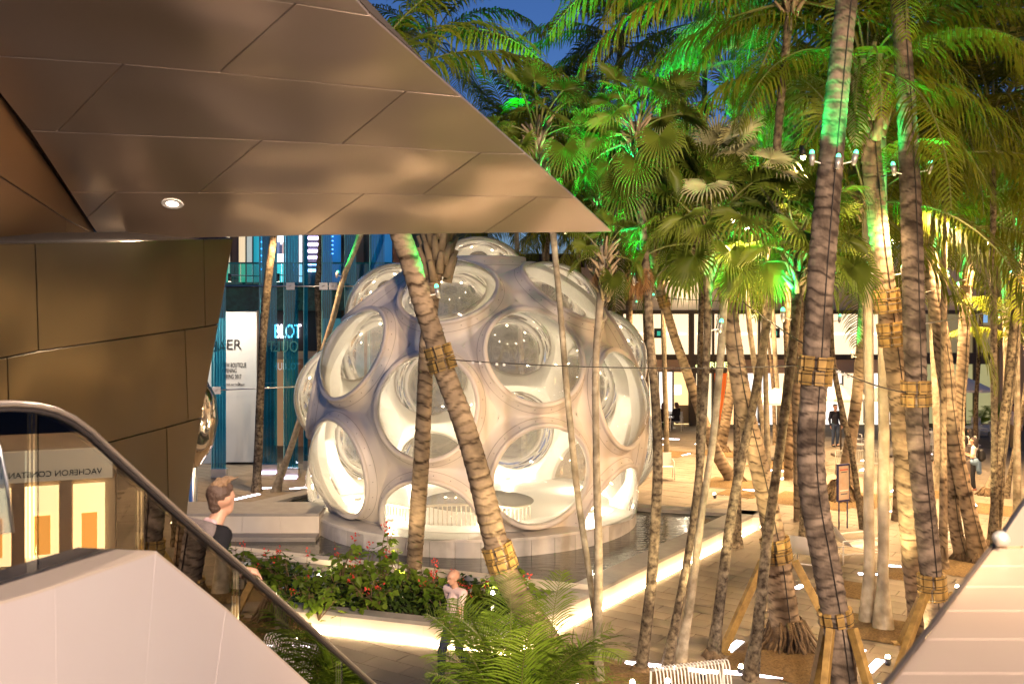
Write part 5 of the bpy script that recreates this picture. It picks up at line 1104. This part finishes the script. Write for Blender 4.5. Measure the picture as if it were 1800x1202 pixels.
PLN = ['leftmost, behind the escalator handrail', 'second from the left by the rail', 'tall, under the white walkway', 'with sparse stems left of the first planter light', 'just left of the first planter light', 'with a red bloom cluster before the marble plinth', 'with drooping leaves before the plinth', 'tallest, left of the upright ringed trunk', 'touching the upright ringed trunk', 'low, at the middle planter light', 'right of the upright ringed trunk', 'low, left of the bald man', 'right of the leaning trunk', 'low, at the right end of the planter', 'low front one, right of the first planter light', 'low front one, left of the first planter light', 'between the bald man and the leaning trunk']
for i, (px, py, h) in enumerate(SH):
    rnd = random.Random(50 + i); base = G(px, py + 40, .3); base.z = .3; h *= .92
    if base.y < 17.4: base.y = 17.4
    r = empty('flowering_shrub', base); tag(r, 'leafy shrub with small red flowers, ' + PLN[i], 'shrub', 'flowering shrubs in the planter')
    st = MB(); lf = MB(); fl = MB()
    for s in range(7):
        a = rnd.uniform(0, tau); sp = rnd.uniform(.1, .42); tip = Vector((cos(a) * sp, sin(a) * sp * .7, h * rnd.uniform(.5, 1.05))); pts = [Vector((0, 0, -.05)), tip * .5 + Vector((rnd.uniform(-.08, .08), 0, .03)), tip]; st.tube(pts, [.012, .008, .004], 5)
        for k in range(9):
            t = rnd.uniform(.3, 1) ** .8; p = pts[1].lerp(pts[2], max(0, t * 2 - 1)) if t > .5 else pts[0].lerp(pts[1], t * 2); d = rv(rnd); d.z = -abs(d.z) * .5; d.normalize(); q = p + Vector((d.x, d.y, .1)) * .09
            st.tube([p, q], .003, 3, cap=False); leaf_quad(lf, q, d, (Vector((0, 0, 1)) + rv(rnd) * .5).normalized(), rnd.uniform(.12, .20), rnd.uniform(.11, .16))
        if rnd.random() < .27:
            for k in range(11): leaf_quad(fl, tip + rv(rnd) * .07 + Vector((0, 0, .06)), rv(rnd), rv(rnd), .05, .035)
    for k in range(40): leaf_quad(lf, Vector((rnd.uniform(-.45, .45), rnd.uniform(-.3, .3), rnd.uniform(.0, .32))), rv(rnd), Vector((0, 0, 1)), .14, .11)
    st.build('stems', M_stem, r); tag(lf.build('foliage', M_shrub, r), kind='stuff')
    if fl.v: tag(fl.build('flowers', M_flower, r), kind='stuff')
gc = MB(); rnd = random.Random(3)
for k in range(4200):
    t = rnd.uniform(.0, 1.0); x = -7.4 + 7.6 * t; yf = 19.75 - (x + 9.2) * .326 + .5; y = yf + rnd.random() ** 1.3 * 2.2
    if inside(Vector((x, y, 0)), [FL, FR, IR, IL]): leaf_quad(gc, Vector((x, y, .3 + rnd.uniform(0, .22) + .08 * sin(x * 5))), rv(rnd), (Vector((0, 0, 1)) + rv(rnd) * .6).normalized(), rnd.uniform(.07, .13), rnd.uniform(.05, .09))
tag(gc.build('ground_cover', M_hedge), 'low dark green ground cover filling the planter bed', 'ground cover', kind='stuff')

# ------------------------------------------------------------------ areca palm in the foreground
ar = empty('areca_palm', (P(912, 1100, 11.3).x, 11.3, 0)); tag(ar, 'bright green feathery areca palm in front of the planter at the bottom centre', 'palm plant')
rnd = random.Random(11)
AF = [frond_mesh(1.9, el, dr, M_areca, 70 + i, pairs=34, leaf=1.45, wid=.050, hang=.22) for i, (el, dr) in enumerate([(84, 30), (76, 65), (66, 90), (55, 100), (40, 105), (70, 45)])]
for k in range(44):
    a = k * 2.4; f = k / 43; i = min(4, int(f * 5)) if k % 5 else 5; bz = rnd.uniform(1.05, 1.75) - f * .30; rr = rnd.uniform(.05, .42)
    o = me_obj('frond', AF[i], ar, (cos(a) * rr * 1.1, sin(a) * rr * .7, bz)); o.rotation_euler = (rnd.uniform(-.15, .15), rnd.uniform(-.1, .1), a + rnd.uniform(-.3, .3)); o.scale = (rnd.uniform(.52, .76),) * 3
mb = MB()
for k in range(16): a = k * 2.4; mb.tube([(cos(a) * .15, sin(a) * .15, 0), (cos(a) * .4, sin(a) * .3, .9), (cos(a) * .5, sin(a) * .35, 1.5)], [.03, .025, .018], 6)
mb.build('canes', M_stalk, ar, True)
sg = empty('information_sign', (P(923, 1180, 11.7).x, 11.7, 0)); tag(sg, 'narrow white and navy sign panel half hidden by the foreground areca palm', 'sign')
mb = MB(); mb.box((-.06, 0, 1.0), (.16, .05, 1.4)); mb.build('white_panel', M_white, sg, bevel=.006); mb = MB(); mb.box((.07, 0, .98), (.10, .06, 1.4)); mb.build('navy_panel', mat('navy_paint', (.03, .03, .16), .4), sg, bevel=.006); mb = MB(); mb.box((0, 0, .15), (.3, .25, .3)); mb.build('base', M_alu, sg)

# ------------------------------------------------------------------ people
def remesh(name, caps, voxel, m, parent, smooth_it=4):
    mb = MB()
    for c in caps:
        p0, r0, p1, r1 = Vector(c[0]), c[1], Vector(c[2]), c[3]; sq = c[4] if len(c) > 4 else 1.0
        d = p1 - p0; L = max(d.length, 1e-4); prof = []; n = 5
        for i in range(n + 1): a = -pi / 2 + pi / 2 * i / n; prof.append((max(1e-4, r0 * cos(a)), r0 * sin(a)))
        for i in range(n + 1): a = pi / 2 * i / n; prof.append((max(1e-4, r1 * cos(a)), L + r1 * sin(a)))
        M = d.to_track_quat('Z', 'Y').to_matrix() if d.length > 1e-4 else Matrix.Identity(3)
        b = len(mb.v); mb.lathe(prof, n=12, M=M)
        for k in range(b, len(mb.v)):
            v = Vector(mb.v[k]); mb.v[k] = (v.x + p0.x, v.y * sq + p0.y, v.z + p0.z)
    me = mb.mesh(name, m, True); o = bpy.data.objects.new('tmp', me); COL.objects.link(o)
    r = o.modifiers.new('r', 'REMESH'); r.mode = 'VOXEL'; r.voxel_size = voxel; r.use_smooth_shade = True
    s = o.modifiers.new('s', 'SMOOTH'); s.iterations = smooth_it; s.factor = .5
    bpy.context.view_layer.update(); m2 = bpy.data.meshes.new_from_object(o.evaluated_get(bpy.context.evaluated_depsgraph_get())); bpy.data.objects.remove(o)
    m2.name = name; m2.materials.clear(); m2.materials.append(m); m2.polygons.foreach_set('use_smooth', [True] * len(m2.polygons)); return me_obj(name, m2, parent)
M_skin = mat('skin', (.52, .29, .19), .5); M_skint = mat('tanned_skin', (.42, .22, .13), .5)
def person(label, loc, fwd, h=1.75, top=(.5, .5, .5), legs=(.05, .05, .06), hair=(.05, .03, .02), hairlen=0, skin=None, pose=None, vox=.014, female=False, sleeves='long', shoes=(.03, .03, .03), extras=None, group=None, headturn=0.0, shorts=False, collarc=None):
    """local frame: forward is +Y, right is +X"""
    r = empty('person', loc, atan2(-fwd[0], fwd[1])); tag(r, label, 'person', group); k = h / 1.75; w = .90 if female else 1.0; skin = skin or M_skin
    J = dict(pel=(0, 0, .95), che=(0, .0, 1.27), nec=(0, -.01, 1.47), hed=(0, .02, 1.63), sR=(.185 * w, 0, 1.42), sL=(-.185 * w, 0, 1.42), eR=(.24, -.03, 1.13), eL=(-.24, -.03, 1.13), hR=(.25, .07, .88), hL=(-.25, .07, .88),
             pR=(.09, 0, .91), pL=(-.09, 0, .91), kR=(.10, .03, .50), kL=(-.10, .03, .50), aR=(.10, -.02, .09), aL=(-.10, -.02, .09))
    J.update(pose or {}); J = {a: Vector(b) * k for a, b in J.items()}
    fT = lambda a: J[a] + Vector((0, .14, -.045)) * k
    hd = J['hed']; R = Matrix.Rotation(headturn, 3, 'Z'); hv = lambda x, y, z: hd + R @ Vector((x, y, z)) * k
    body = [(J['pel'], .125 * k, J['che'], .13 * k, .75), (J['che'], .125 * k, (J['che'] + J['nec'] * 1) / 2, .11 * k, .75), (J['sL'], .06 * k, J['sR'], .06 * k), (J['nec'] - Vector((0, 0, .04)), .06 * k, J['hed'] - Vector((0, 0, .05)), .052 * k),
            (hv(0, 0, .03), .088 * k, hv(0, -.02, .035), .090 * k), (hv(0, .035, -.055), .058 * k, hv(0, .03, .02), .074 * k), (hv(0, .09, -.02), .012 * k, hv(0, .105, -.035), .015 * k),
            (hv(.080, -.01, .0), .009 * k, hv(.084, -.015, .022), .012 * k), (hv(-.080, -.01, .0), .009 * k, hv(-.084, -.015, .022), .012 * k)]
    for s in 'RL':
        body += [(J['s' + s], .052 * k, J['e' + s], .040 * k), (J['e' + s], .040 * k, J['h' + s], .026 * k), (J['p' + s], .085 * k, J['k' + s], .055 * k), (J['k' + s], .054 * k, J['a' + s], .036 * k), (J['a' + s], .036 * k, fT('a' + s), .028 * k)]
        fd = (J['h' + s] - J['e' + s]).normalized(); hf = Vector(pose['hd' + s]).normalized() if pose and 'hd' + s in pose else fd; sx = 1 if s == 'R' else -1
        side = hf.cross(Vector((0, 0, 1))); side = side.normalized() if side.length > .1 else Vector((0, 1, 0)); dn = Vector((0, 0, -1)) if abs(hf.z) < .8 else Vector((-sx, 0, 0))
        wr = J['h' + s]; pc = wr + hf * .085 * k; body += [(wr, .024 * k, pc, .026 * k), (wr + side * .012, .018 * k, pc + side * .022 * k, .017 * k), (wr - side * .012, .018 * k, pc - side * .022 * k, .017 * k)]
        if vox < .009:
            for q, (o_, l_) in enumerate([(.033, .062), (.011, .072), (-.011, .068), (-.032, .052)]):
                b0 = pc + side * o_ * k; b1 = b0 + (hf * .9 + dn * .35).normalized() * l_ * .55 * k; b2 = b1 + (hf * .45 + dn * .9).normalized() * l_ * .5 * k; body += [(b0, .0095, b1, .0088), (b1, .0088, b2, .0078)]
            th0 = wr + hf * .03 + side * .03 * (-sx); th1 = th0 + (hf * .6 + side * (-sx) * .7 + dn * .3).normalized() * .04; body += [(th0, .011, th1, .010), (th1, .010, th1 + (hf + dn * .5).normalized() * .03, .008)]
        else: body += [(pc, .022 * k, pc + (hf + dn * .4).normalized() * .07 * k, .016 * k)]
    b = remesh('body', body, vox, skin, r)
    nm = label.split()[0]; mt = mat('cloth_%s' % str(top), top, .85, noise=(7, tuple(min(1, c * 1.25 + .002) for c in top), .3), bump=(9, .5, .02), spec=.15); ml = mat('cloth_%s' % str(legs), legs, .85, noise=(7, tuple(min(1, c * 1.25 + .002) for c in legs), .3), bump=(9, .5, .02), spec=.15)
    tc = [(J['pel'] + Vector((0, 0, .0)), .150 * k, J['che'], .150 * k * w, .75), (J['che'], .150 * k * w, (J['che'] + J['nec']) / 2, .12 * k, .75), (J['sL'], .072 * k, J['sR'], .072 * k)]
    for s in 'RL':
        tc += [(J['s' + s], .070 * k, J['e' + s] if sleeves != 'short' else J['s' + s].lerp(J['e' + s], .6), .056 * k)]
        if sleeves == 'long': tc += [(J['e' + s], .055 * k, J['h' + s].lerp(J['e' + s], .08), .038 * k)]
    remesh('shirt' if sleeves != 'jacket' else 'jacket', tc, vox, mt, r, 2)
    lc = [(J['pel'] + Vector((0, 0, .0)), .140 * k, J['pel'] - Vector((0, 0, .05)), .140 * k, .8)]
    for s in 'RL':
        lc += [(J['p' + s], .100 * k, J['k' + s], .070 * k)]
        if not shorts: lc += [(J['k' + s], .070 * k, J['a' + s] + Vector((0, 0, .03)), .055 * k)]
    remesh('trousers', lc, vox, ml, r, 2)
    msh = mat('shoe_%s' % str(shoes), shoes, .5)
    for s in 'RL': remesh('shoe', [(J['a' + s] + Vector((0, -.03, -.045)), .045 * k, fT('a' + s) + Vector((0, .01, -.005)), .040 * k), (J['a' + s] + Vector((0, -.03, -.0)), .043 * k, J['a' + s] + Vector((0, 0, -.02)), .043 * k)], max(.01, vox), msh, r, 2)
    if hair:
        hc = [(hv(0, -.022, .050), .089 * k, hv(0, -.03, .055), .090 * k), (hv(.03, .02, .090), .045 * k, hv(-.03, .02, .090), .045 * k)]
        if hairlen: hc += [(hv(0, -.06, .03), .085 * k, hv(0, -.085, -.16 * hairlen), .070 * k), (hv(.05, -.05, 0), .05 * k, hv(.06, -.06, -.14 * hairlen), .04 * k), (hv(-.05, -.05, 0), .05 * k, hv(-.06, -.06, -.14 * hairlen), .04 * k)]
        else: hc += [(hv(0, -.06, .02), .06 * k, hv(0, -.065, -.03), .045 * k)]
        remesh('hair', hc, min(vox, .012), mat('hair_%s' % str(hair), hair, .6, bump=(40, .8, .02)), r, 1)
    for sx in (-1, 1):
        mb = MB(); mb.lathe([(1e-4, -.011), (.009, -.006), (.011, 0), (.009, .006), (1e-4, .011)], c=hv(.032 * sx, .088, .012), n=10); mb.build('eye', M_black, r, True)
    mb = MB(); mb.box(hv(0, .088, -.062), (.045, .012, .010)); mb.build('mouth', mat('lips', (.35, .12, .09), .5), r, bevel=.004)
    return r, J, hv, remesh, k
# man on the escalator
man, J, hv, _, k = person('young man in black and grey jacket holding the escalator handrail, seen from behind', (-2.20, 6.83, 3.05), (.70, .71), 1.74, top=(.010, .010, .012), legs=(.16, .26, .38), hair=(.075, .045, .03), vox=.008, sleeves='long', headturn=.30,
    pose=dict(pel=(0, -.05, .93), che=(0, .06, 1.20), nec=(0, .16, 1.40), hed=(0, .23, 1.545), sR=(.20, .12, 1.35), sL=(-.20, .06, 1.34), eR=(.37, -.02, 1.21), hR=(.45, .13, 1.165), hdR=(.35, .9, -.3), eL=(-.27, -.04, 1.08), hL=(-.24, .12, .90), kR=(.10, .10, .50), kL=(-.1, .0, .50)))
remesh('jacket_panel', [((-.13, .035, 1.33), .108, (.12, .06, 1.33), .108, .8), ((-.11, -.02, 1.22), .105, (.10, .0, 1.22), .105, .8)], .009, mat('grey_wool', (.11, .09, .085), .9, noise=(40, (.17, .14, .13), .3)), man, 2)
remesh('hair_top', [(hv(.0, .03, .115), .038, hv(0, -.05, .11), .042)] + [(hv(random.uniform(-.055, .055), random.uniform(-.07, .06), .12), .014, hv(random.uniform(-.06, .06), random.uniform(-.02, .11), .155), .005) for _ in range(46)], .006, mat('light_brown_hair', (.20, .12, .06), .6, bump=(45, 1, .02)), man, 0)
remesh('shirt_collar', [((-.045, .14, 1.40), .028, (.045, .14, 1.40), .028)], .007, mat('white_dark_collar', (.5, .35, .36), .8), man, 1)
# bald man by the planter
d2 = 15.6; bp_ = P(800, 1003, d2)
person('bald man in a pale pink shirt walking to the left by the planter wall', (bp_.x, d2, 0), (-.72, -.69), 1.77, top=(.62, .47, .44), legs=(.05, .06, .09), hair=None, vox=.0085, sleeves='short',
       pose=dict(hed=(0, .04, 1.63), eR=(.24, -.10, 1.15), hR=(.22, .02, .95), eL=(-.22, .10, 1.16), hL=(-.20, .20, .98), kR=(.1, .18, .52), aR=(.1, .20, .09), kL=(-.1, .0, .5), aL=(-.1, -.28, .14)))
# group standing among the palms
def at_feet(px, py): return G(px, py)
person('man in dark clothes and black cap seen from behind, left of the leaning orange palm', at_feet(1658, 860), (.2, 1), 1.76, top=(.025, .03, .045), legs=(.03, .035, .05), hair=(.01, .01, .012), vox=.015)
w_, J, hv, _, k = person('woman in white top with black backpack and denim jacket round her waist', at_feet(1712, 862), (-.85, .5), 1.66, top=(.55, .54, .50), legs=(.02, .02, .025), hair=(.02, .012, .01), hairlen=.9, vox=.015, female=True, sleeves='short', shoes=(.28, .12, .09),
    pose=dict(hR=(.12, .22, 1.2), eR=(.22, .0, 1.12), hL=(-.1, .24, 1.2), eL=(-.22, 0, 1.12), kR=(.11, .05, .5), aR=(.13, .05, .09)))
remesh('denim_jacket', [((-.1, -.02, .93), .135, (.1, -.02, .93), .135), ((.05, -.12, .90), .09, (.06, -.14, .58), .08), ((-.08, -.1, .9), .08, (-.08, -.13, .66), .07)], .016, mat('denim', (.16, .25, .38), .9), w_, 2)
bk = empty('backpack', at_feet(1712, 862) + Vector((.19, -.09, 1.16))); tag(bk, 'small black backpack on the back of the woman in the white top', 'backpack')
remesh('bag', [((0, 0, -.14), .10, (0, 0, .08), .09), ((.05, -.02, -.12), .08, (.05, -.02, .05), .07)], .014, M_black, bk, 1); mb = MB(); mb.tube([(-.08, -.06, .16), (-.15, -.04, .12), (-.18, -.04, -.05), (-.1, -.04, -.16)], .015, 6); mb.build('strap', M_black, bk, True)
person('woman with grey top and dark skirt standing beside the leaning orange palm', at_feet(1697, 856), (.5, .86), 1.62, top=(.10, .085, .085), legs=(.22, .18, .16), hair=(.012, .01, .01), hairlen=.6, vox=.016, female=True, shorts=True)
person('woman with long black hair and white blouse behind the group of three', at_feet(1706, 838), (-.1, 1), 1.63, top=(.6, .57, .5), legs=(.05, .05, .06), hair=(.01, .008, .008), hairlen=2.0, vox=.018, female=True)
person('bearded man in light shirt and khaki trousers facing the viewer at the right edge', at_feet(1783, 790), (-.15, -1), 1.80, top=(.55, .47, .46), legs=(.33, .24, .12), hair=(.08, .06, .05), skin=M_skint, vox=.018, pose=dict(hR=(.28, .05, .90), kL=(-.1, .12, .5), aL=(-.12, .12, .09)))
person('person in dark clothes standing behind the thin pale trunk left of the poster stand', at_feet(1468, 785), (.2, -1), 1.72, top=(.02, .02, .03), legs=(.05, .07, .12), hair=(.03, .02, .02), vox=.02)
SIT = dict(pel=(0, 0, .52), che=(0, .02, .84), nec=(0, .02, 1.04), hed=(0, .05, 1.20), sR=(.17, .02, .99), sL=(-.17, .02, .99), eR=(.22, .08, .74), eL=(-.22, .08, .74), hR=(.12, .30, .74), hL=(-.12, .30, .74), pR=(.09, .02, .50), pL=(-.09, .02, .50), kR=(.1, .44, .50), kL=(-.1, .44, .50), aR=(.1, .44, .09), aL=(-.1, .44, .09))
def chairloc(px, py): return G(px, py)
# ------------------------------------------------------------------ furniture
def chair_mesh():
    r = empty('cafe_chair'); f = MB()
    for sx in (-.24, .24):
        f.tube([(sx, .24, 0), (sx, .22, .62), (sx, -.16, .64), (sx, -.24, 0)], .014, 6)
    mbs = MB(); 
    for k in range(8): x = -.20 + .4 * k / 7; mbs.tube([(x, .24, .44), (x, 0, .42), (x, -.18, .43), (x, -.25, .60), (x, -.28, .84)], .008, 5)
    mbs.tube([(-.22, .24, .44), (.22, .24, .44)], .012, 5); mbs.tube([(-.22, -.28, .84), (.22, -.28, .84)], .014, 5); mbs.tube([(-.24, .0, .42), (.24, .0, .42)], .012, 5)
    f.build('frame', M_white, r, True); sl = MB(); sl.prism([(-.22, .23, .43), (.22, .23, .43), (.22, -.18, .42), (-.22, -.18, .42)], (0, 0, .012)); sl.build('seat', M_white, r); sl = MB(); sl.prism([(-.21, -.19, .44), (.21, -.19, .44), (.21, -.27, .83), (-.21, -.27, .83)], (0, .01, 0)); sl.build('backrest', M_white, r)
    mbs.build('wires', M_white, r, True); return r
def copy_tree(o, parent=None):
    c = o.copy(); COL.objects.link(c); c.parent = parent
    for ch in list(o.children): copy_tree(ch, c)
    return c
cproto = None
CH_ = [(1166, 758, 200, 'white cafe chair under the left one of the seated pair'), (1190, 757, 160, 'white cafe chair under the right one of the seated pair'), (1513, 800, 60, 'white cafe chair behind the bright pale trunks'), (1637, 800, 120, 'white cafe chair left of the standing group'), (1711, 765, 0, 'white cafe chair with an orange object, behind the group'), (1731, 774, 240, 'white cafe chair seen from the side, right of the white table'), (1500, 790, 190, 'white cafe chair half hidden near the poster stand'), (1640, 778, 20, 'white cafe chair, far, left of the standing group'), (1395, 778, 100, 'white cafe chair below the nearest umbrella'), (1390, 760, 10, 'white cafe chair behind another below the nearest umbrella'), (1171, 842, 180, 'white wire chair behind the dark spotted trunk by the dome'), (1548, 1230, 0, '')]
for px, py, rz, lab in CH_[:-1]:
    c = chair_mesh() if cproto is None else copy_tree(cproto); cproto = cproto or c
    c.location = G(px, py); c.rotation_euler = (0, 0, radians(rz)); c.scale = (1.0,) * 3; tag(c, lab, 'chair', 'white cafe chairs')
p = G(1166, 758); person('person with dark red hair seated at the cafe table, left one of two', p, (.3, .9), 1.7, top=(.015, .012, .014), legs=(.02, .02, .03), hair=(.12, .02, .02), hairlen=.7, vox=.02, pose=SIT)
p = G(1190, 757); person('person with brown hair seated at the cafe table, right one of two', p, (-.6, .8), 1.7, top=(.012, .012, .015), legs=(.02, .02, .03), hair=(.10, .04, .02), hairlen=.5, vox=.02, pose=SIT)
def table(px, py, lab, s=1):
    t = empty('cafe_table', G(px, py)); tag(t, lab, 'table', 'white cafe tables'); mb = MB(); mb.box((0, 0, .73), (.8 * s, .8 * s, .025)); mb.build('table_top', M_white, t, bevel=.008); mb = MB(); mb.tube([(0, 0, .02), (0, 0, .72)], .03, 8); mb.build('column', M_white, t, True); mb = MB(); mb.lathe([(0, .03), (.26, .02), (.27, 0)], n=20); mb.build('foot', M_white, t)
table(1178, 752, 'white cafe table between the seated pair'); table(1712, 782, 'white cafe table behind the standing group'); table(1650, 792, 'white cafe table left of the standing group, far'); table(1412, 772, 'white cafe table behind the thick grey trunk')
def umbrella(px, py, ez, D, hw, lab):
    c = P(px, py, D); u = empty('parasol', (c.x, D, 0)); tag(u, lab, 'umbrella', 'white market umbrellas'); mb = MB(); mb.tube([(0, 0, 0), (0, 0, ez + .55)], .03, 8); mb.build('pole', M_frame, u, True)
    mb = MB(); n = 8; mb.v += [(0, 0, ez + .50)]; 
    for k in range(n): a = tau * k / n + .2; mb.v.append((cos(a) * hw, sin(a) * hw, ez))
    for k in range(n): a = tau * k / n + .2; mb.v.append((cos(a) * hw, sin(a) * hw, ez - .10))
    for k in range(n): k2 = (k + 1) % n; mb.face((0, 1 + k, 1 + k2)); mb.face((1 + k, 9 + k, 9 + k2, 1 + k2))
    mb.build('canopy', mat('parasol_canvas', (.75, .73, .68), .8), u); mb = MB()
    for k in range(n): a = tau * k / n + .2; mb.tube([(0, 0, ez + .46), (cos(a) * hw * .97, sin(a) * hw * .97, ez - .01)], .012, 4)
    mb.build('ribs', M_white, u); mb = MB(); mb.box((0, 0, .05), (.6, .6, .1)); mb.build('base', M_frame, u, bevel=.01)
for px, D, hw, lab in [(1367, 37, .95, 'white umbrella left of the thick grey trunk'), (1478, 38, .9, 'white umbrella right of the thick grey trunk'), (1550, 38, .8, 'white umbrella behind the bright pale trunks'), (1632, 37, .8, 'white umbrella left of the standing group'), (1697, 42, 1.1, 'white umbrella before the dark shopfront')]: umbrella(px, 700, 2.25, D, hw, lab)
# lounge chairs
def lounge(px, py, rz, lab):
    r = empty('lounge_chair', G(px, py), radians(rz)); tag(r, lab, 'chair', 'white mesh lounge chairs'); f = MB()
    for y in (-.32, .32):
        f.tube([(-.55, y, 0), (-.55, y, .55), (.45, y, .58), (.45, y, .02)], .016, 6); f.tube([(-.55, y, .25), (.45, y, .25)], .012, 5)
    f.tube([(-.55, -.32, .25), (-.55, .32, .25)], .012, 5); f.tube([(.45, -.32, .25), (.45, .32, .25)], .012, 5); f.build('frame', M_white, r, True)
    s = MB(); pr_ = [(-.72, .88), (-.5, .62), (-.28, .40), (0, .34), (.3, .40), (.5, .42)]
    for x, z in pr_: s.v += [(x, -.30, z), (x, .30, z), (x, .30, z - .012), (x, -.30, z - .012)]
    for i in range(len(pr_) - 1):
        for j in range(4): s.face((i * 4 + j, i * 4 + (j + 1) % 4, (i + 1) * 4 + (j + 1) % 4, (i + 1) * 4 + j))
    s.build('sling', mat('white_mesh_sling', (.72, .69, .62), .6), r, True)
lounge(1505, 985, 15, 'white mesh lounge chair left of the bright pale trunks'); lounge(1648, 975, 175, 'white mesh lounge chair between the foreground pair and the orange palm'); lounge(1418, 1000, 60, 'white lounge chair half hidden behind the thick grey trunk')
# white wire bench at the bottom
bn2 = empty('wire_bench', (P(1215, 1180, 14.0).x, 14.0, 0), radians(16)); tag(bn2, 'white curved wire bench at the bottom edge, right of the thin trunks', 'bench')
rods = []
for k in range(22):
    x = -.56 + 1.12 * k / 21; mb = MB() if k == 0 else rods[0]
    if k == 0: rods.append(mb); mb.tube([(0, .12, .80), (0, .06, .87), (0, -.02, .88), (0, -.07, .82), (0, -.12, .62), (0, -.16, .45), (0, -.30, .42), (0, -.62, .45)], .011, 6); rm = mb.mesh('rod', M_white, True)
    me_obj('rod', rm, bn2, (x, 0, 0))
mb = MB()
for x in (-.56, .56): mb.tube([(x, .12, .80), (x, .16, 0)], .016, 6); mb.tube([(x, -.6, .45), (x, -.6, 0)], .016, 6)
mb.tube([(-.56, .12, .80), (.56, .12, .80)], .014, 6); mb.tube([(-.56, -.6, .45), (.56, -.6, .45)], .014, 6); mb.build('frame', M_white, bn2, True)
# wire chair seen through the escalator glass
wc = empty('wire_chair', (P(560, 1170, 14.2).x, 14.4, 0), radians(-35)); tag(wc, 'white curved wire chair seen through the escalator glass', 'chair')
for k in range(14): me_obj('rod', rm, wc, (-.3 + .6 * k / 13, 0, 0))
mb = MB()
for x in (-.3, .3): mb.tube([(x, .12, .80), (x, .16, 0)], .016, 6); mb.tube([(x, -.6, .45), (x, -.6, 0)], .016, 6)
mb.tube([(-.3, .12, .80), (.3, .12, .80)], .014, 6); mb.build('frame', M_white, wc, True)
# slatted bench in the middle distance
sb = empty('slatted_bench', G(1507, 835), radians(4)); tag(sb, 'grey slatted bench behind the broad root mound', 'bench'); mb = MB(); mb.box((0, 0, 0), (.03, .03, .42)); sm_ = mb.mesh('slat', mat('grey_slat', (.30, .30, .26), .5))
for k in range(22): me_obj('slat', sm_, sb, (-.75 + 1.5 * k / 21, 0, .62))
for k in range(22): mb = MB(); o = me_obj('seat_slat', sm_, sb, (-.75 + 1.5 * k / 21, -.22, .42)); o.rotation_euler = (radians(90), 0, 0)
mb = MB()
for x in (-.76, .76): mb.tube([(x, 0, 0), (x, 0, .84)], .018, 6); mb.tube([(x, -.44, 0), (x, -.44, .42), (x, 0, .42)], .018, 6)
mb.tube([(-.76, 0, .84), (.76, 0, .84)], .018, 6); mb.build('frame', MATS['grey_slat'], sb, True)
# poster stand
ps = empty('poster_stand', G(1482, 930)); tag(ps, 'navy framed poster stand with an orange and cream poster beside the slanting thin palm', 'sign')
ps.rotation_euler = (0, 0, radians(28))
M_navy = mat('navy_frame', (.02, .02, .09), .4)
for x in (-.15, .15): mb = MB(); mb.tube([(x, 0, 0), (x, 0, 1.0)], .018, 6); mb.build('leg', M_navy, ps, True)
mb = MB(); mb.box((0, 0, 1.22), (.44, .05, .98)); mb.build('frame', M_navy, ps, bevel=.01)
mb = MB(); mb.box((0, -.028, 1.22), (.36, .008, .88)); po = mb.build('poster', mat('poster_print', (.50, .44, .34), .5, noise=(3, (.42, .27, .18), .2)), ps)
for i, (z, w, c) in enumerate([(1.56, .28, (.45, .06, .04)), (1.50, .2, (.1, .1, .1)), (1.02, .30, (.75, .7, .6)), (.93, .24, (.1, .1, .15))]): mb = MB(); mb.box((0, -.033, z), (w, .004, .03)); mb.build('print_band', mat('print_%d' % i, c, .5), ps)
# pots with plants near the right shopfront
for px, py, s, lab in [(1725, 765, 1.0, 'bushy green plant in a pale pot before the dark shopfront, left one'), (1752, 762, 1.2, 'bushy green plant in a pale pot before the dark shopfront, right one')]:
    r = empty('potted_plant', G(px, py)); tag(r, lab, 'plant', 'potted plants at the shopfront'); mb = MB(); mb.lathe([(0, 0), (.25, 0), (.36, .5), (.33, .5), (.3, .42), (0, .42)], n=20); mb.build('pot', M_cream, r, True)
    for k in range(14): o = me_obj('frond', AF[k % 5], r, (0, 0, .45)); o.rotation_euler = (0, 0, k * 2.4); o.scale = (.45 * s,) * 3
# wires
def wire(a, b, sag, lab, m=M_cable, r=.009, beads=0):
    n = 14; pts = [a.lerp(b, i / n) - Vector((0, 0, sag * 4 * (i / n) * (1 - i / n))) for i in range(n + 1)]; e = empty('guy_wire', a); tag(e, lab, 'cable', 'guy wires between the palms')
    mb = MB(); mb.tube([p - a for p in pts], r, 5); mb.build('wire', m, e, True)
    for k in range(beads):
        mb = MB(); mb.box(pts[1 + k // 2] - a + (pts[2] - pts[1]) * (.3 * (k % 2)) - Vector((0, 0, .02)), (.04, .02, .04)); mb.build('clamp', M_steel, e)
wire(P(790, 632, 15.7), P(1415, 642, 14.5), .08, 'thin wire from the leaning trunk collar across the dome to the thick trunk', beads=4)
wire(P(1285, 515, 17), P(1415, 606, 14.6), .02, 'short slanting wire from the propped palm to the thick grey trunk', r=.011, beads=2)
wire(P(1462, 645, 14.2), P(1592, 690, 15.8), .05, 'dark cable with turnbuckles between the two thick grey trunks', r=.012, beads=5)
wire(P(1625, 569, 15.9), P(1785, 538, 23.8), .02, 'pale wire from the dark grey trunk to the right edge palm', M_steel)
wire(P(1562, 532, 17), P(1700, 490, 28.8), .02, 'pale wire from the two collar trunk to the far collar', M_steel)
wire(P(1170, 524, 32), P(1405, 530, 31), .05, 'thin far wire above the lit blinds', r=.012, beads=2)
